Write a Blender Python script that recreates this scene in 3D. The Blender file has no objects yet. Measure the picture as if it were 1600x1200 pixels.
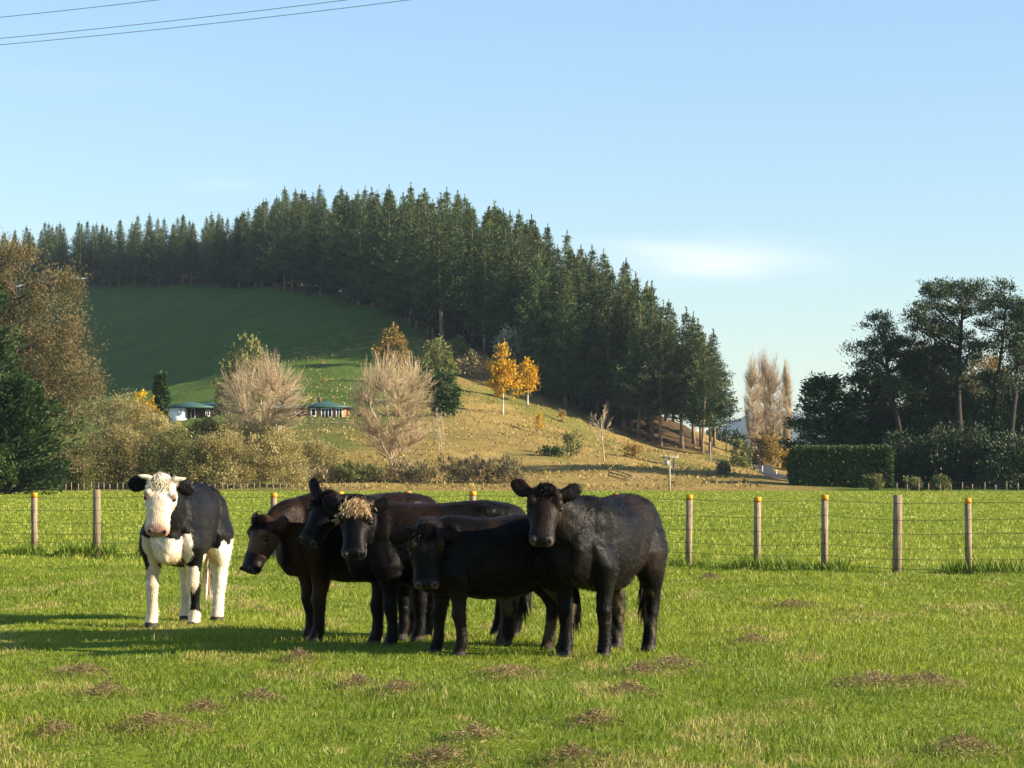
import bpy, math, random, time
import numpy as np
from mathutils import Vector, Matrix, Quaternion
T0 = time.time()
sc = bpy.context.scene
COL = sc.collection
R = math.radians

# ------------------------------------------------------------------ camera
FPX, CX, CY, HOR, EYE = 3800.0, 800.0, 600.0, 745.0, 1.5     # focal length and layout in photograph pixels
K = FPX / 2222.0
PITCH = math.atan((HOR - CY) / FPX)
cam = bpy.data.cameras.new('camera'); camo = bpy.data.objects.new('camera', cam); COL.objects.link(camo)
cam.sensor_width = 36.0; cam.lens = 36.0 * FPX / 1600.0
cam.clip_start = 0.5; cam.clip_end = 30000
camo.location = (0, 0, EYE); camo.rotation_euler = (math.pi / 2 + PITCH, 0, 0)
sc.camera = camo

# ------------------------------------------------------------------ sky and sun
SUN_EL, SUN_BEHIND = 21.0, 11.0
S = Vector((math.cos(R(SUN_EL)) * math.cos(R(SUN_BEHIND)), -math.cos(R(SUN_EL)) * math.sin(R(SUN_BEHIND)), math.sin(R(SUN_EL))))
w = bpy.data.worlds.new('World'); sc.world = w; w.use_nodes = True
nt = w.node_tree; nt.nodes.clear()
def N(t, typ, **kw):
    n = t.nodes.new(typ)
    for k, v in kw.items(): setattr(n, k, v)
    return n
out = N(nt, 'ShaderNodeOutputWorld'); bg = N(nt, 'ShaderNodeBackground')
sky = N(nt, 'ShaderNodeTexSky', sky_type='NISHITA'); sky.sun_disc = False
sky.sun_elevation = R(SUN_EL); sky.sun_rotation = R(90 + SUN_BEHIND)
sky.altitude = 50; sky.air_density = 1.0; sky.dust_density = 0.1; sky.ozone_density = 2.6
bg.inputs['Strength'].default_value = 0.082
tc = N(nt, 'ShaderNodeTexCoord')
# thin high cirrus: stretched noise on the sky's own direction
sx = N(nt, 'ShaderNodeSeparateXYZ'); nt.links.new(tc.outputs['Generated'], sx.inputs[0])
mp = N(nt, 'ShaderNodeMapping'); mp.inputs['Scale'].default_value = (5.5, 5.5, 26.0); mp.inputs['Location'].default_value = (0.35, 0.1, 0.62)
nt.links.new(tc.outputs['Generated'], mp.inputs[0])
cn = N(nt, 'ShaderNodeTexNoise'); cn.inputs['Scale'].default_value = 1.0; cn.inputs['Detail'].default_value = 6; cn.inputs['Roughness'].default_value = 0.55
nt.links.new(mp.outputs[0], cn.inputs['Vector'])
cr = N(nt, 'ShaderNodeMapRange'); cr.inputs[1].default_value = 0.56; cr.inputs[2].default_value = 0.85; cr.inputs[3].default_value = 0.0; cr.inputs[4].default_value = 0.12
nt.links.new(cn.outputs[0], cr.inputs[0])
def mth(op, a, b=None):
    n = N(nt, 'ShaderNodeMath', operation=op)
    for i_, q in enumerate((a, b)):
        if q is None: continue
        if isinstance(q, (int, float)): n.inputs[i_].default_value = q
        else: nt.links.new(q, n.inputs[i_])
    return n.outputs[0]
az = mth('ARCTAN2', sx.outputs[0], sx.outputs[1])
def streak(a0, wa, z0, wz):
    da = mth('DIVIDE', mth('SUBTRACT', az, a0), wa); dz = mth('DIVIDE', mth('SUBTRACT', mth('ADD', sx.outputs[2], mth('MULTIPLY', mth('SUBTRACT', cn.outputs[0], 0.5), 0.03)), z0), wz)
    return mth('EXPONENT', mth('MULTIPLY', mth('ADD', mth('MULTIPLY', da, da), mth('MULTIPLY', dz, dz)), -1.0))
cl = mth('ADD', mth('ADD', streak(0.088, 0.034, 0.0885, 0.0055), mth('MULTIPLY', streak(0.06, 0.03, 0.094, 0.004), 0.5)), mth('MULTIPLY', streak(-0.118, 0.016, 0.117, 0.0025), 0.3))
cl = mth('MULTIPLY', cl, mth('MULTIPLY', mth('MAXIMUM', mth('SUBTRACT', cn.outputs[0], 0.25), 0.0), 1.7))
cm = N(nt, 'ShaderNodeMix', data_type='RGBA'); cm.inputs[7].default_value = (6.2, 6.1, 6.0, 1)
nt.links.new(mth('ADD', cr.outputs[0], cl), cm.inputs[0]); el = N(nt, 'ShaderNodeMapRange'); el.inputs[1].default_value = 0.0; el.inputs[2].default_value = 0.2; el.inputs[3].default_value = 0.78; el.inputs[4].default_value = 1.03; nt.links.new(sx.outputs[2], el.inputs[0])
sv = N(nt, 'ShaderNodeVectorMath', operation='SCALE'); nt.links.new(sky.outputs[0], sv.inputs[0]); nt.links.new(el.outputs[0], sv.inputs['Scale']); nt.links.new(sv.outputs[0], cm.inputs[6])
nt.links.new(cm.outputs[2], bg.inputs['Color']); nt.links.new(bg.outputs[0], out.inputs['Surface'])
sun = bpy.data.lights.new('sun', 'SUN'); suno = bpy.data.objects.new('sun', sun); COL.objects.link(suno)
sun.energy = 5.0; sun.angle = R(0.6); sun.color = (1.0, 0.86, 0.66)
suno.rotation_euler = (-S).to_track_quat('-Z', 'Y').to_euler()
suno.location = (60, -20, 60)
sc.view_settings.view_transform = 'Standard'; sc.view_settings.look = 'None'
sc.view_settings.exposure = 1.36; sc.view_settings.gamma = 1.0; sc.view_settings.use_curve_mapping = False
cy = sc.cycles
cy.max_bounces = 6; cy.diffuse_bounces = 3; cy.glossy_bounces = 2; cy.transmission_bounces = 3; cy.volume_bounces = 0; cy.transparent_max_bounces = 4
cy.use_denoising = True; cy.sample_clamp_indirect = 4.0; cy.caustics_reflective = False; cy.caustics_refractive = False

# ------------------------------------------------------------------ helpers
def px2w(px, py, Y):
    """Point on the sight line through a photograph pixel at distance Y (metres along the view)."""
    c, s = math.cos(PITCH), math.sin(PITCH)
    x, u = px - CX, CY - py
    d = (x, FPX * c - u * s, FPX * s + u * c)
    return Vector((d[0] * Y / d[1], Y, EYE + d[2] * Y / d[1]))
def w2px(X, Y, Z):
    c, s = math.cos(PITCH), math.sin(PITCH)
    Z = Z - EYE
    dep = Y * c + Z * s
    return CX + FPX * X / dep, CY - FPX * (-Y * s + Z * c) / dep
def link(o, parent=None):
    COL.objects.link(o)
    if parent is not None: o.parent = parent
    return o
def tag(o, label=None, cat=None, group=None, kind=None):
    if label: o['label'] = label
    if cat: o['category'] = cat
    if group: o['group'] = group
    if kind: o['kind'] = kind
    return o
def empty(name, loc, rz=0.0):
    o = bpy.data.objects.new(name, None); COL.objects.link(o); o.empty_display_size = 0.2
    o.location = loc; o.rotation_euler = (0, 0, rz); return o
def mesh(name, V, faces, smooth=False, attrs=None):
    """faces: list of int arrays (n,3) / (n,4)"""
    V = np.asarray(V, dtype=np.float32).reshape(-1, 3)
    faces = [np.asarray(f, dtype=np.int32) for f in (faces if isinstance(faces, list) else [faces]) if len(f)]
    me = bpy.data.meshes.new(name)
    me.vertices.add(len(V)); me.vertices.foreach_set('co', V.ravel())
    lt = np.concatenate([np.full(len(f), f.shape[1], np.int32) for f in faces])
    ls = np.concatenate([[0], np.cumsum(lt)[:-1]]).astype(np.int32)
    li = np.concatenate([f.ravel() for f in faces])
    me.loops.add(len(li)); me.loops.foreach_set('vertex_index', li)
    me.polygons.add(len(lt)); me.polygons.foreach_set('loop_start', ls)
    if smooth: me.polygons.foreach_set('use_smooth', np.ones(len(lt), bool))
    for k, a in (attrs or {}).items():
        a = np.asarray(a, np.float32)
        if a.ndim == 1:
            at = me.attributes.new(k, 'FLOAT', 'POINT'); at.data.foreach_set('value', a)
        else:
            if a.shape[1] == 3: a = np.concatenate([a, np.ones((len(a), 1), np.float32)], 1)
            at = me.attributes.new(k, 'FLOAT_COLOR', 'POINT'); at.data.foreach_set('color', a.ravel())
    me.update(calc_edges=True)
    return me
def obj(name, me, mat=None, parent=None):
    o = bpy.data.objects.new(name, me)
    if mat is not None and not me.materials: me.materials.append(mat)
    return link(o, parent)
class MB:
    def __init__(s): s.v = []; s.f4 = []; s.f3 = []; s.n = 0
    def add(s, V, f4=(), f3=()):
        V = np.asarray(V, float).reshape(-1, 3)
        if len(f4): s.f4.append(np.asarray(f4) + s.n)
        if len(f3): s.f3.append(np.asarray(f3) + s.n)
        s.v.append(V); s.n += len(V)
    def box(s, c, d, rz=0.0, top=1.0):
        x, y, z = [q / 2 for q in d]; V = []
        for k in (-1, 1):
            t = top if k > 0 else 1.0
            V += [(-x * t, -y * t, k * z), (x * t, -y * t, k * z), (x * t, y * t, k * z), (-x * t, y * t, k * z)]
        V = np.array(V); ca, sa = math.cos(rz), math.sin(rz)
        V = np.stack([V[:, 0] * ca - V[:, 1] * sa, V[:, 0] * sa + V[:, 1] * ca, V[:, 2]], 1) + np.array(c)
        s.add(V, [(0, 3, 2, 1), (4, 5, 6, 7), (0, 1, 5, 4), (1, 2, 6, 5), (2, 3, 7, 6), (3, 0, 4, 7)])
    def loft(s, rings, n=14, p=2.0):
        """rings: (centre, side vector, up vector); closed tube with capped ends"""
        a = np.linspace(0, 2 * math.pi, n, endpoint=False)
        ca, sa = np.cos(a), np.sin(a)
        ca = np.sign(ca) * np.abs(ca) ** (2 / p); sa = np.sign(sa) * np.abs(sa) ** (2 / p)
        V = np.concatenate([np.asarray(c, float)[None] + ca[:, None] * np.asarray(u, float)[None] + sa[:, None] * np.asarray(v, float)[None] for c, u, v in rings])
        m = len(rings); f4 = []
        for i in range(m - 1):
            for j in range(n):
                k = (j + 1) % n
                f4.append((i * n + j, i * n + k, (i + 1) * n + k, (i + 1) * n + j))
        V = np.concatenate([V, [np.asarray(rings[0][0], float), np.asarray(rings[-1][0], float)]])
        f3 = []
        for j in range(n):
            k = (j + 1) % n
            f3.append((m * n, k, j)); f3.append((m * n + 1, (m - 1) * n + j, (m - 1) * n + k))
        s.add(V, f4, f3)
    def tube(s, pts, rad, n=8):
        pts = [np.array(p, float) for p in pts]; rings = []
        for i, p in enumerate(pts):
            t = pts[min(i + 1, len(pts) - 1)] - pts[max(i - 1, 0)]; t /= (np.linalg.norm(t) + 1e-9)
            h = np.array([0, 0, 1.0]) if abs(t[2]) < 0.9 else np.array([1.0, 0, 0])
            u = np.cross(h, t); u /= np.linalg.norm(u); v = np.cross(t, u)
            r = rad[i] if hasattr(rad, '__len__') else rad
            rings.append((p, u * r, v * r))
        s.loft(rings, n)
    def ball(s, c, r, n=10, m=6):
        r = np.array(r if hasattr(r, '__len__') else (r, r, r), float); c = np.array(c, float)
        rings = []
        for i in range(m + 1):
            t = -1 + 2 * (i + 0.02) / (m + 0.04); q = math.sin(t * math.pi / 2); k = math.sqrt(max(0, 1 - q * q))
            rings.append((c + np.array([0, 0, r[2] * q]), np.array([r[0] * k, 0, 0]), np.array([0, r[1] * k, 0])))
        s.loft(rings, n)
    def faces(s):
        o = []
        if s.f4: o.append(np.concatenate(s.f4))
        if s.f3: o.append(np.concatenate(s.f3))
        return o
    def build(s, name, mat=None, parent=None, smooth=False, attrs=None):
        return obj(name, mesh(name, np.concatenate(s.v), s.faces(), smooth, attrs), mat, parent)

def vnoise(x, y, seed=0):
    """smooth 2-D value noise in 0..1"""
    xi, yi = np.floor(x).astype(np.int64), np.floor(y).astype(np.int64)
    fx, fy = x - xi, y - yi
    fx = fx * fx * (3 - 2 * fx); fy = fy * fy * (3 - 2 * fy)
    def h(a, b):
        q = (a * 374761393 + b * 668265263 + seed * 1442695041) & 0xffffffff
        q = ((q ^ (q >> 13)) * 1274126177) & 0xffffffff
        return ((q ^ (q >> 16)) & 0xffff) / 65535.0
    return (h(xi, yi) * (1 - fx) + h(xi + 1, yi) * fx) * (1 - fy) + (h(xi, yi + 1) * (1 - fx) + h(xi + 1, yi + 1) * fx) * fy
def fbm(x, y, seed=0, o=4):
    r = 0; a = 0.5; t = 0
    for i in range(o):
        r = r + a * vnoise(x * 2 ** i, y * 2 ** i, seed + i * 17); t += a; a *= 0.5
    return r / t
def sstep(a, b, x):
    t = np.clip((x - a) / (b - a), 0, 1); return t * t * (3 - 2 * t)

# ------------------------------------------------------------------ materials
def newmat(name):
    m = bpy.data.materials.new(name); m.use_nodes = True; t = m.node_tree; t.nodes.clear()
    o = N(t, 'ShaderNodeOutputMaterial'); p = N(t, 'ShaderNodeBsdfPrincipled')
    t.links.new(p.outputs[0], o.inputs['Surface'])
    return m, t, p, o
def ramp(t, stops, fac):
    r = N(t, 'ShaderNodeValToRGB'); e = r.color_ramp.elements
    while len(e) < len(stops): e.new(0.5)
    for q, (pos, c) in zip(e, stops): q.position = pos; q.color = (*c, 1)
    t.links.new(fac, r.inputs[0]); return r
def plain(name, c, rough=0.7, var=0.15, scale=8.0, bump=0.0, metal=0.0, spec=0.3):
    m, t, p, o = newmat(name)
    g = N(t, 'ShaderNodeNewGeometry'); n = N(t, 'ShaderNodeTexNoise'); n.inputs['Scale'].default_value = scale; n.inputs['Detail'].default_value = 5
    t.links.new(g.outputs['Position'], n.inputs['Vector'])
    lo = tuple(max(0, q * (1 - var)) for q in c); hi = tuple(min(1, q * (1 + var)) for q in c)
    r = ramp(t, [(0.3, lo), (0.7, hi)], n.outputs[0]); t.links.new(r.outputs[0], p.inputs['Base Color'])
    p.inputs['Roughness'].default_value = rough; p.inputs['Metallic'].default_value = metal; p.inputs['Specular IOR Level'].default_value = spec
    if bump:
        b = N(t, 'ShaderNodeBump'); b.inputs['Strength'].default_value = bump; b.inputs['Distance'].default_value = 0.02
        t.links.new(n.outputs[0], b.inputs['Height']); t.links.new(b.outputs[0], p.inputs['Normal'])
    return m
def leafmat(name, stops, trans=0.3, rough=0.6, rnd=0.25, spec=0.25):
    """foliage: colour by the leaf's own random tint plus a per-plant variation, some light through the leaf"""
    m, t, p, o = newmat(name)
    a = N(t, 'ShaderNodeAttribute', attribute_name='tint'); oi = N(t, 'ShaderNodeObjectInfo')
    r = ramp(t, stops, a.outputs['Fac'])
    h = N(t, 'ShaderNodeHueSaturation')
    mr = N(t, 'ShaderNodeMapRange'); mr.inputs[3].default_value = 1 - rnd; mr.inputs[4].default_value = 1 + rnd
    t.links.new(oi.outputs['Random'], mr.inputs[0]); t.links.new(mr.outputs[0], h.inputs['Value']); t.links.new(r.outputs[0], h.inputs['Color'])
    t.links.new(h.outputs[0], p.inputs['Base Color']); p.inputs['Roughness'].default_value = rough; p.inputs['Specular IOR Level'].default_value = spec
    if trans > 0:
        tr = N(t, 'ShaderNodeBsdfTranslucent'); t.links.new(h.outputs[0], tr.inputs[0])
        mx = N(t, 'ShaderNodeMixShader'); mx.inputs[0].default_value = trans
        t.links.new(p.outputs[0], mx.inputs[1]); t.links.new(tr.outputs[0], mx.inputs[2]); t.links.new(mx.outputs[0], o.inputs['Surface'])
    return m
def ground_mat(name, stops, scales=(0.25, 2.5, 18), bump=0.6, dist=0.05, dry=None, litter=None):
    m, t, p, o = newmat(name)
    g = N(t, 'ShaderNodeNewGeometry'); ns = []
    for s_ in scales:
        n = N(t, 'ShaderNodeTexNoise'); n.inputs['Scale'].default_value = s_; n.inputs['Detail'].default_value = 6; n.inputs['Roughness'].default_value = 0.65
        t.links.new(g.outputs['Position'], n.inputs['Vector']); ns.append(n)
    a = N(t, 'ShaderNodeMath', operation='ADD'); t.links.new(ns[0].outputs[0], a.inputs[0]); t.links.new(ns[1].outputs[0], a.inputs[1])
    b = N(t, 'ShaderNodeMath', operation='ADD'); t.links.new(a.outputs[0], b.inputs[0]); t.links.new(ns[2].outputs[0], b.inputs[1])
    d = N(t, 'ShaderNodeMath', operation='DIVIDE'); t.links.new(b.outputs[0], d.inputs[0]); d.inputs[1].default_value = 3
    col = ramp(t, stops, d.outputs[0]).outputs[0]
    for attr, st in (('dry', dry), ('litter', litter)):
        if st:
            at = N(t, 'ShaderNodeAttribute', attribute_name=attr); r2 = ramp(t, st, d.outputs[0])
            mx = N(t, 'ShaderNodeMix', data_type='RGBA'); t.links.new(at.outputs['Fac'], mx.inputs[0]); t.links.new(col, mx.inputs[6]); t.links.new(r2.outputs[0], mx.inputs[7]); col = mx.outputs[2]
    t.links.new(col, p.inputs['Base Color']); p.inputs['Roughness'].default_value = 0.95; p.inputs['Specular IOR Level'].default_value = 0.05
    bp = N(t, 'ShaderNodeBump'); bp.inputs['Strength'].default_value = bump; bp.inputs['Distance'].default_value = dist
    t.links.new(b.outputs[0], bp.inputs['Height']); t.links.new(bp.outputs[0], p.inputs['Normal'])
    return m
M = {}
M['field'] = ground_mat('pasture', [(0.36, (0.085, 0.12, 0.014)), (0.5, (0.17, 0.215, 0.02)), (0.64, (0.24, 0.26, 0.035))], (0.12, 1.1, 9), 0.7, 0.08)
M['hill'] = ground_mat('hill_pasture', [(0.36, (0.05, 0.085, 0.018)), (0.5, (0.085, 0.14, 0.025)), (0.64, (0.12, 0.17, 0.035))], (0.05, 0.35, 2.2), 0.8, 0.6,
                       dry=[(0.36, (0.16, 0.13, 0.04)), (0.5, (0.30, 0.215, 0.065)), (0.62, (0.42, 0.29, 0.10))],
                       litter=[(0.36, (0.05, 0.036, 0.02)), (0.6, (0.13, 0.085, 0.045))])
M['grass'] = leafmat('grass_blades', [(0.0, (0.08, 0.14, 0.012)), (0.35, (0.175, 0.24, 0.020)), (0.68, (0.295, 0.335, 0.032)), (0.84, (0.38, 0.37, 0.07)), (1.0, (0.42, 0.29, 0.14))], 0.35, 0.5, 0.0)
M['thatch'] = leafmat('dry_thatch', [(0.0, (0.10, 0.07, 0.035)), (0.6, (0.25, 0.17, 0.085)), (1.0, (0.34, 0.27, 0.13))], 0.2, 0.8, 0.1)
M['pine'] = leafmat('pine_needles', [(0.0, (0.022, 0.048, 0.016)), (0.5, (0.050, 0.084, 0.026)), (1.0, (0.14, 0.155, 0.045))], 0.18, 0.55, 0.35)
M['macro'] = leafmat('cypress_sprays', [(0.0, (0.018, 0.042, 0.012)), (0.6, (0.045, 0.085, 0.02)), (1.0, (0.085, 0.125, 0.03))], 0.15, 0.6, 0.15)
M['oldpine'] = leafmat('old_pine_needles', [(0.0, (0.02, 0.04, 0.018)), (0.6, (0.05, 0.078, 0.03)), (1.0, (0.11, 0.12, 0.045))], 0.12, 0.6, 0.2)
M['rust'] = leafmat('russet_foliage', [(0.0, (0.07, 0.085, 0.028)), (0.5, (0.165, 0.130, 0.055)), (1.0, (0.26, 0.185, 0.09))], 0.25, 0.7, 0.05)
M['willow'] = leafmat('willow_leaves', [(0.0, (0.13, 0.125, 0.035)), (0.5, (0.34, 0.28, 0.095)), (1.0, (0.56, 0.48, 0.26))], 0.3, 0.7, 0.2)
M['olive'] = leafmat('olive_leaves', [(0.0, (0.06, 0.075, 0.022)), (0.5, (0.15, 0.165, 0.045)), (1.0, (0.27, 0.25, 0.09))], 0.3, 0.7, 0.2)
M['golden'] = leafmat('golden_leaves', [(0.0, (0.28, 0.19, 0.03)), (0.5, (0.62, 0.36, 0.015)), (1.0, (0.72, 0.46, 0.03))], 0.4, 0.6, 0.08)
M['ochre'] = leafmat('ochre_leaves', [(0.0, (0.14, 0.13, 0.03)), (0.5, (0.3, 0.2, 0.05)), (1.0, (0.42, 0.26, 0.07))], 0.35, 0.7, 0.1)
M['silver'] = leafmat('silver_leaves', [(0.0, (0.12, 0.16, 0.10)), (0.5, (0.27, 0.31, 0.22)), (1.0, (0.45, 0.48, 0.38))], 0.2, 0.6, 0.1)
M['hedge'] = leafmat('hedge_leaves', [(0.0, (0.02, 0.045, 0.012)), (0.7, (0.05, 0.09, 0.02)), (1.0, (0.10, 0.14, 0.035))], 0.2, 0.6, 0.0)
M['twig'] = leafmat('tan_twigs', [(0.0, (0.27, 0.20, 0.12)), (0.6, (0.45, 0.34, 0.20)), (1.0, (0.60, 0.50, 0.35))], 0.0, 0.85, 0.12)
M['twig2'] = leafmat('poplar_twigs', [(0.0, (0.24, 0.18, 0.11)), (0.6, (0.42, 0.31, 0.19)), (1.0, (0.55, 0.45, 0.31))], 0.0, 0.85, 0.1)
M['scrub'] = leafmat('dry_scrub', [(0.0, (0.09, 0.085, 0.04)), (0.5, (0.24, 0.19, 0.09)), (1.0, (0.42, 0.34, 0.20))], 0.15, 0.85, 0.15)
M['bark'] = plain('bark', (0.14, 0.10, 0.07), 0.9, 0.45, 1.5, 0.6)
M['pinebark'] = plain('pine_bark', (0.22, 0.15, 0.10), 0.9, 0.4, 1.2, 0.6)
M['darkbark'] = plain('dark_bark', (0.035, 0.027, 0.022), 0.9, 0.4, 1.2, 0.6)
M['palebark'] = plain('pale_bark', (0.5, 0.42, 0.32), 0.8, 0.25, 2.0, 0.3)
M['roof'] = plain('green_roof_steel', (0.045, 0.10, 0.082), 0.5, 0.12, 0.6)
M['white'] = plain('white_render', (0.78, 0.77, 0.74), 0.8, 0.05, 1.0)
M['brick'] = plain('orange_brick', (0.34, 0.17, 0.085), 0.9, 0.25, 6.0)
M['dbrick'] = plain('brown_brick', (0.15, 0.085, 0.055), 0.9, 0.25, 6.0)
M['glass'] = plain('window_glass', (0.02, 0.025, 0.03), 0.08, 0.1, 1.0, spec=0.6)
M['road'] = plain('asphalt', (0.042, 0.042, 0.046), 1.0, 0.2, 1.5, 0.2, spec=0.05)
M['mount'] = plain('mountain_pasture', (0.06, 0.08, 0.05), 0.95, 0.45, 0.004)
M['mark'] = plain('marker_white', (0.8, 0.8, 0.78), 0.6, 0.03)
M['wire'] = plain('fence_wire', (0.09, 0.085, 0.08), 0.5, 0.1, metal=0.4)
M['cable'] = plain('cable', (0.22, 0.24, 0.27), 0.5, 0.1)
M['yellow'] = plain('yellow_paint', (0.62, 0.27, 0.015), 0.7, 0.25, 30)
M['tin'] = plain('galvanised', (0.3, 0.3, 0.3), 0.5, 0.1)
def wood_mat(name, lo, hi):
    m, t, p, o = newmat(name)
    g = N(t, 'ShaderNodeNewGeometry'); mp = N(t, 'ShaderNodeMapping'); mp.inputs['Scale'].default_value = (40, 40, 3)
    t.links.new(g.outputs['Position'], mp.inputs[0])
    n = N(t, 'ShaderNodeTexNoise'); n.inputs['Scale'].default_value = 1.0; n.inputs['Detail'].default_value = 6; t.links.new(mp.outputs[0], n.inputs['Vector'])
    r = ramp(t, [(0.3, lo), (0.7, hi)], n.outputs[0]); t.links.new(r.outputs[0], p.inputs['Base Color'])
    b = N(t, 'ShaderNodeBump'); b.inputs['Strength'].default_value = 0.6; b.inputs['Distance'].default_value = 0.01
    t.links.new(n.outputs[0], b.inputs['Height']); t.links.new(b.outputs[0], p.inputs['Normal']); p.inputs['Roughness'].default_value = 0.9
    return m
M['post'] = wood_mat('weathered_post', (0.11, 0.078, 0.048), (0.31, 0.23, 0.145))
M['batten'] = wood_mat('batten_wood', (0.14, 0.10, 0.06), (0.36, 0.27, 0.17))
M['pole'] = wood_mat('pole_concrete', (0.26, 0.22, 0.16), (0.44, 0.39, 0.30))

# ------------------------------------------------------------------ terrain
# (photo x, photo y, distance in units of K metres): points the ground must pass through
CP = [(p, None, 150) for p in range(-500, 2200, 150)] + [
 (1300, None, 200), (1450, None, 220), (1650, None, 220), (1300, None, 280), (1600, None, 320), (1900, None, 320),
 (1205, 752, 172), (1205, 744, 215), (1195, 733, 250), (1300, 745, 245), (1250, 738, 320), (1250, 745, 450), (1350, 745, 420), (1600, None, 480), (1900, None, 560), (1250, 745, 600), (1150, 735, 480),
 (1165, 745, 190), (1145, 728, 215), (1122, 704, 245), (1108, 680, 275), (1130, 696, 300), (1170, 726, 310),
 (1050, 735, 172), (1033, 712, 246), (950, 722, 195), (985, 702, 215), (870, 692, 205), (785, 650, 232), (842, 669, 222),
 (870, 612, 262), (945, 664, 255), (1000, 640, 300), (840, 535, 318), (700, 650, 212), (700, 532, 278), (785, 570, 268), (620, 740, 166),
 (620, 484, 316), (520, 460, 365), (430, 445, 400), (300, 445, 440), (100, 446, 480), (560, 548, 285), (450, 562, 262), (300, 652, 212), (400, 652, 214), (510, 655, 213),
 (270, 604, 285), (150, 604, 325), (300, 520, 365), (150, 520, 410), (290, 640, 232), (180, 660, 235), (560, 604, 245), (60, 640, 260), (150, 705, 188), (300, 705, 184), (450, 705, 184), (560, 700, 186), (-200, 500, 450), (-200, 660, 260), (700, 520, 400), (1000, 660, 400), (450, 440, 500), (150, 445, 560), (1150, 712, 380), (-200, 500, 560)]
def cpw(p, q, Y):
    if q is None: return ((p - CX) / FPX * Y * K, Y * K, 0.0)
    v = px2w(p, q, Y * K); return (v.x, v.y, v.z)
CW = np.array([cpw(*c) for c in CP])
def tps(r): return np.where(r > 1e-6, r * r * np.log(np.maximum(r, 1e-6)), 0)
SCL = 100.0
P2 = CW[:, :2] * np.array([1.0, 1 / K]) / SCL
n_ = len(P2); A = np.zeros((n_ + 3, n_ + 3))
A[:n_, :n_] = tps(np.linalg.norm(P2[:, None] - P2[None], axis=2)) + np.eye(n_) * 0.02
A[:n_, n_] = 1; A[:n_, n_ + 1:] = P2; A[n_, :n_] = 1; A[n_ + 1:, :n_] = P2.T
COEF = np.linalg.solve(A, np.concatenate([CW[:, 2], [0, 0, 0]]))
def gz(x, y):
    """ground height"""
    x = np.atleast_1d(np.asarray(x, float)); y = np.atleast_1d(np.asarray(y, float))
    x, y = np.broadcast_arrays(x, y); shp = x.shape; x = x.ravel(); y = y.ravel()
    z = np.zeros(len(x)); Y1 = 150 * K
    h = y > Y1 - 12
    if h.any():
        q = np.stack([x[h], y[h] / K], 1) / SCL; zz = np.empty(len(q))
        for i in range(0, len(q), 4000):
            c = q[i:i + 4000]; zz[i:i + 4000] = tps(np.linalg.norm(c[:, None] - P2[None], axis=2)) @ COEF[:n_] + COEF[n_] + c @ COEF[n_ + 1:]
        zz = np.maximum(zz, -0.5) + (fbm(x[h] / 14, y[h] / 14, 5) - 0.5) * 1.6 * sstep(Y1, Y1 + 40, y[h]) + (fbm(x[h] / 4, y[h] / 4, 9) - 0.5) * 0.5 * sstep(Y1, Y1 + 20, y[h])
        zz = zz + 0.16 * np.sin(zz * 3.1 + 7 * fbm(x[h] / 22, y[h] / 40, 15)) * sstep(4, 12, zz)
        z[h] = zz * sstep(Y1 - 6, Y1 + 14, y[h])
    near = (fbm(x / 1.3, y / 1.3, 3, 4) - 0.5) * 0.15 + (fbm(x / 14, y / 14, 4, 2) - 0.5) * 0.12
    z = z + near * (1 - sstep(Y1 - 30, Y1, y))
    return z.reshape(shp)
def gz1(x, y): return float(gz(x, y)[0])
def hit(px, py, y0=150, y1=600):
    """first ground point along the sight line through a pixel"""
    Y = np.linspace(y0 * K, y1 * K, 900); X = np.array([px2w(px, py, q).x for q in Y]); Zr = np.array([px2w(px, py, q).z for q in Y])
    g = gz(X, Y); i = np.argmax(g >= Zr)
    if g[i] < Zr[i]: i = int(np.argmin(Zr - g))
    return Vector((X[i], Y[i], g[i]))
def at(px, Y):
    """ground point in a photograph column at distance Y*K"""
    x = (px - CX) / FPX * Y * K; return Vector((x, Y * K, gz1(x, Y * K)))
def grid_mesh(name, xs, ys, zf, attrs=None):
    X, Y = np.meshgrid(xs, ys); Z = zf(X, Y); nx, ny = len(xs), len(ys)
    i = np.arange(nx * ny).reshape(ny, nx)
    F = np.stack([i[:-1, :-1], i[:-1, 1:], i[1:, 1:], i[1:, :-1]], -1).reshape(-1, 4)
    V = np.stack([X, Y, Z], -1).reshape(-1, 3)
    return mesh(name, V, F, True, attrs(V) if attrs else None), V
Y1 = 150 * K
ys = np.concatenate([np.arange(-30, 10, 4.0), np.arange(10, 50, 0.3), np.arange(50, Y1, 3.0), [Y1]])
xs = np.concatenate([np.arange(-140, -14, 6.0), np.arange(-14, 14, 0.3), np.arange(14, 141, 6.0)])
me, _ = grid_mesh('field', xs, ys, gz)
tag(obj('field', me, M['field']), kind='structure')
def hill_attr(V):
    px, py = w2px(V[:, 0], V[:, 1], V[:, 2])
    sg = lambda t: 1 / (1 + np.exp(-np.clip(t, -30, 30)))
    jit = (fbm(V[:, 0] / 9, V[:, 1] / 9, 21) - 0.5) * 60
    dry = np.maximum(sg((px + jit - 670) / 22), sg((py + jit * 0.5 - 668) / 9) * (0.35 + 0.65 * sg((px - 470) / 40))) * (1 - sg((px - 1290) / 20))
    dry *= 1 - 0.6 * sg((fbm(V[:, 0] / 12, V[:, 1] / 20, 31) - 0.66) * 30)
    return {'dry': np.clip(dry, 0, 1), 'litter': LIT(V[:, 0], V[:, 1])}
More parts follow.
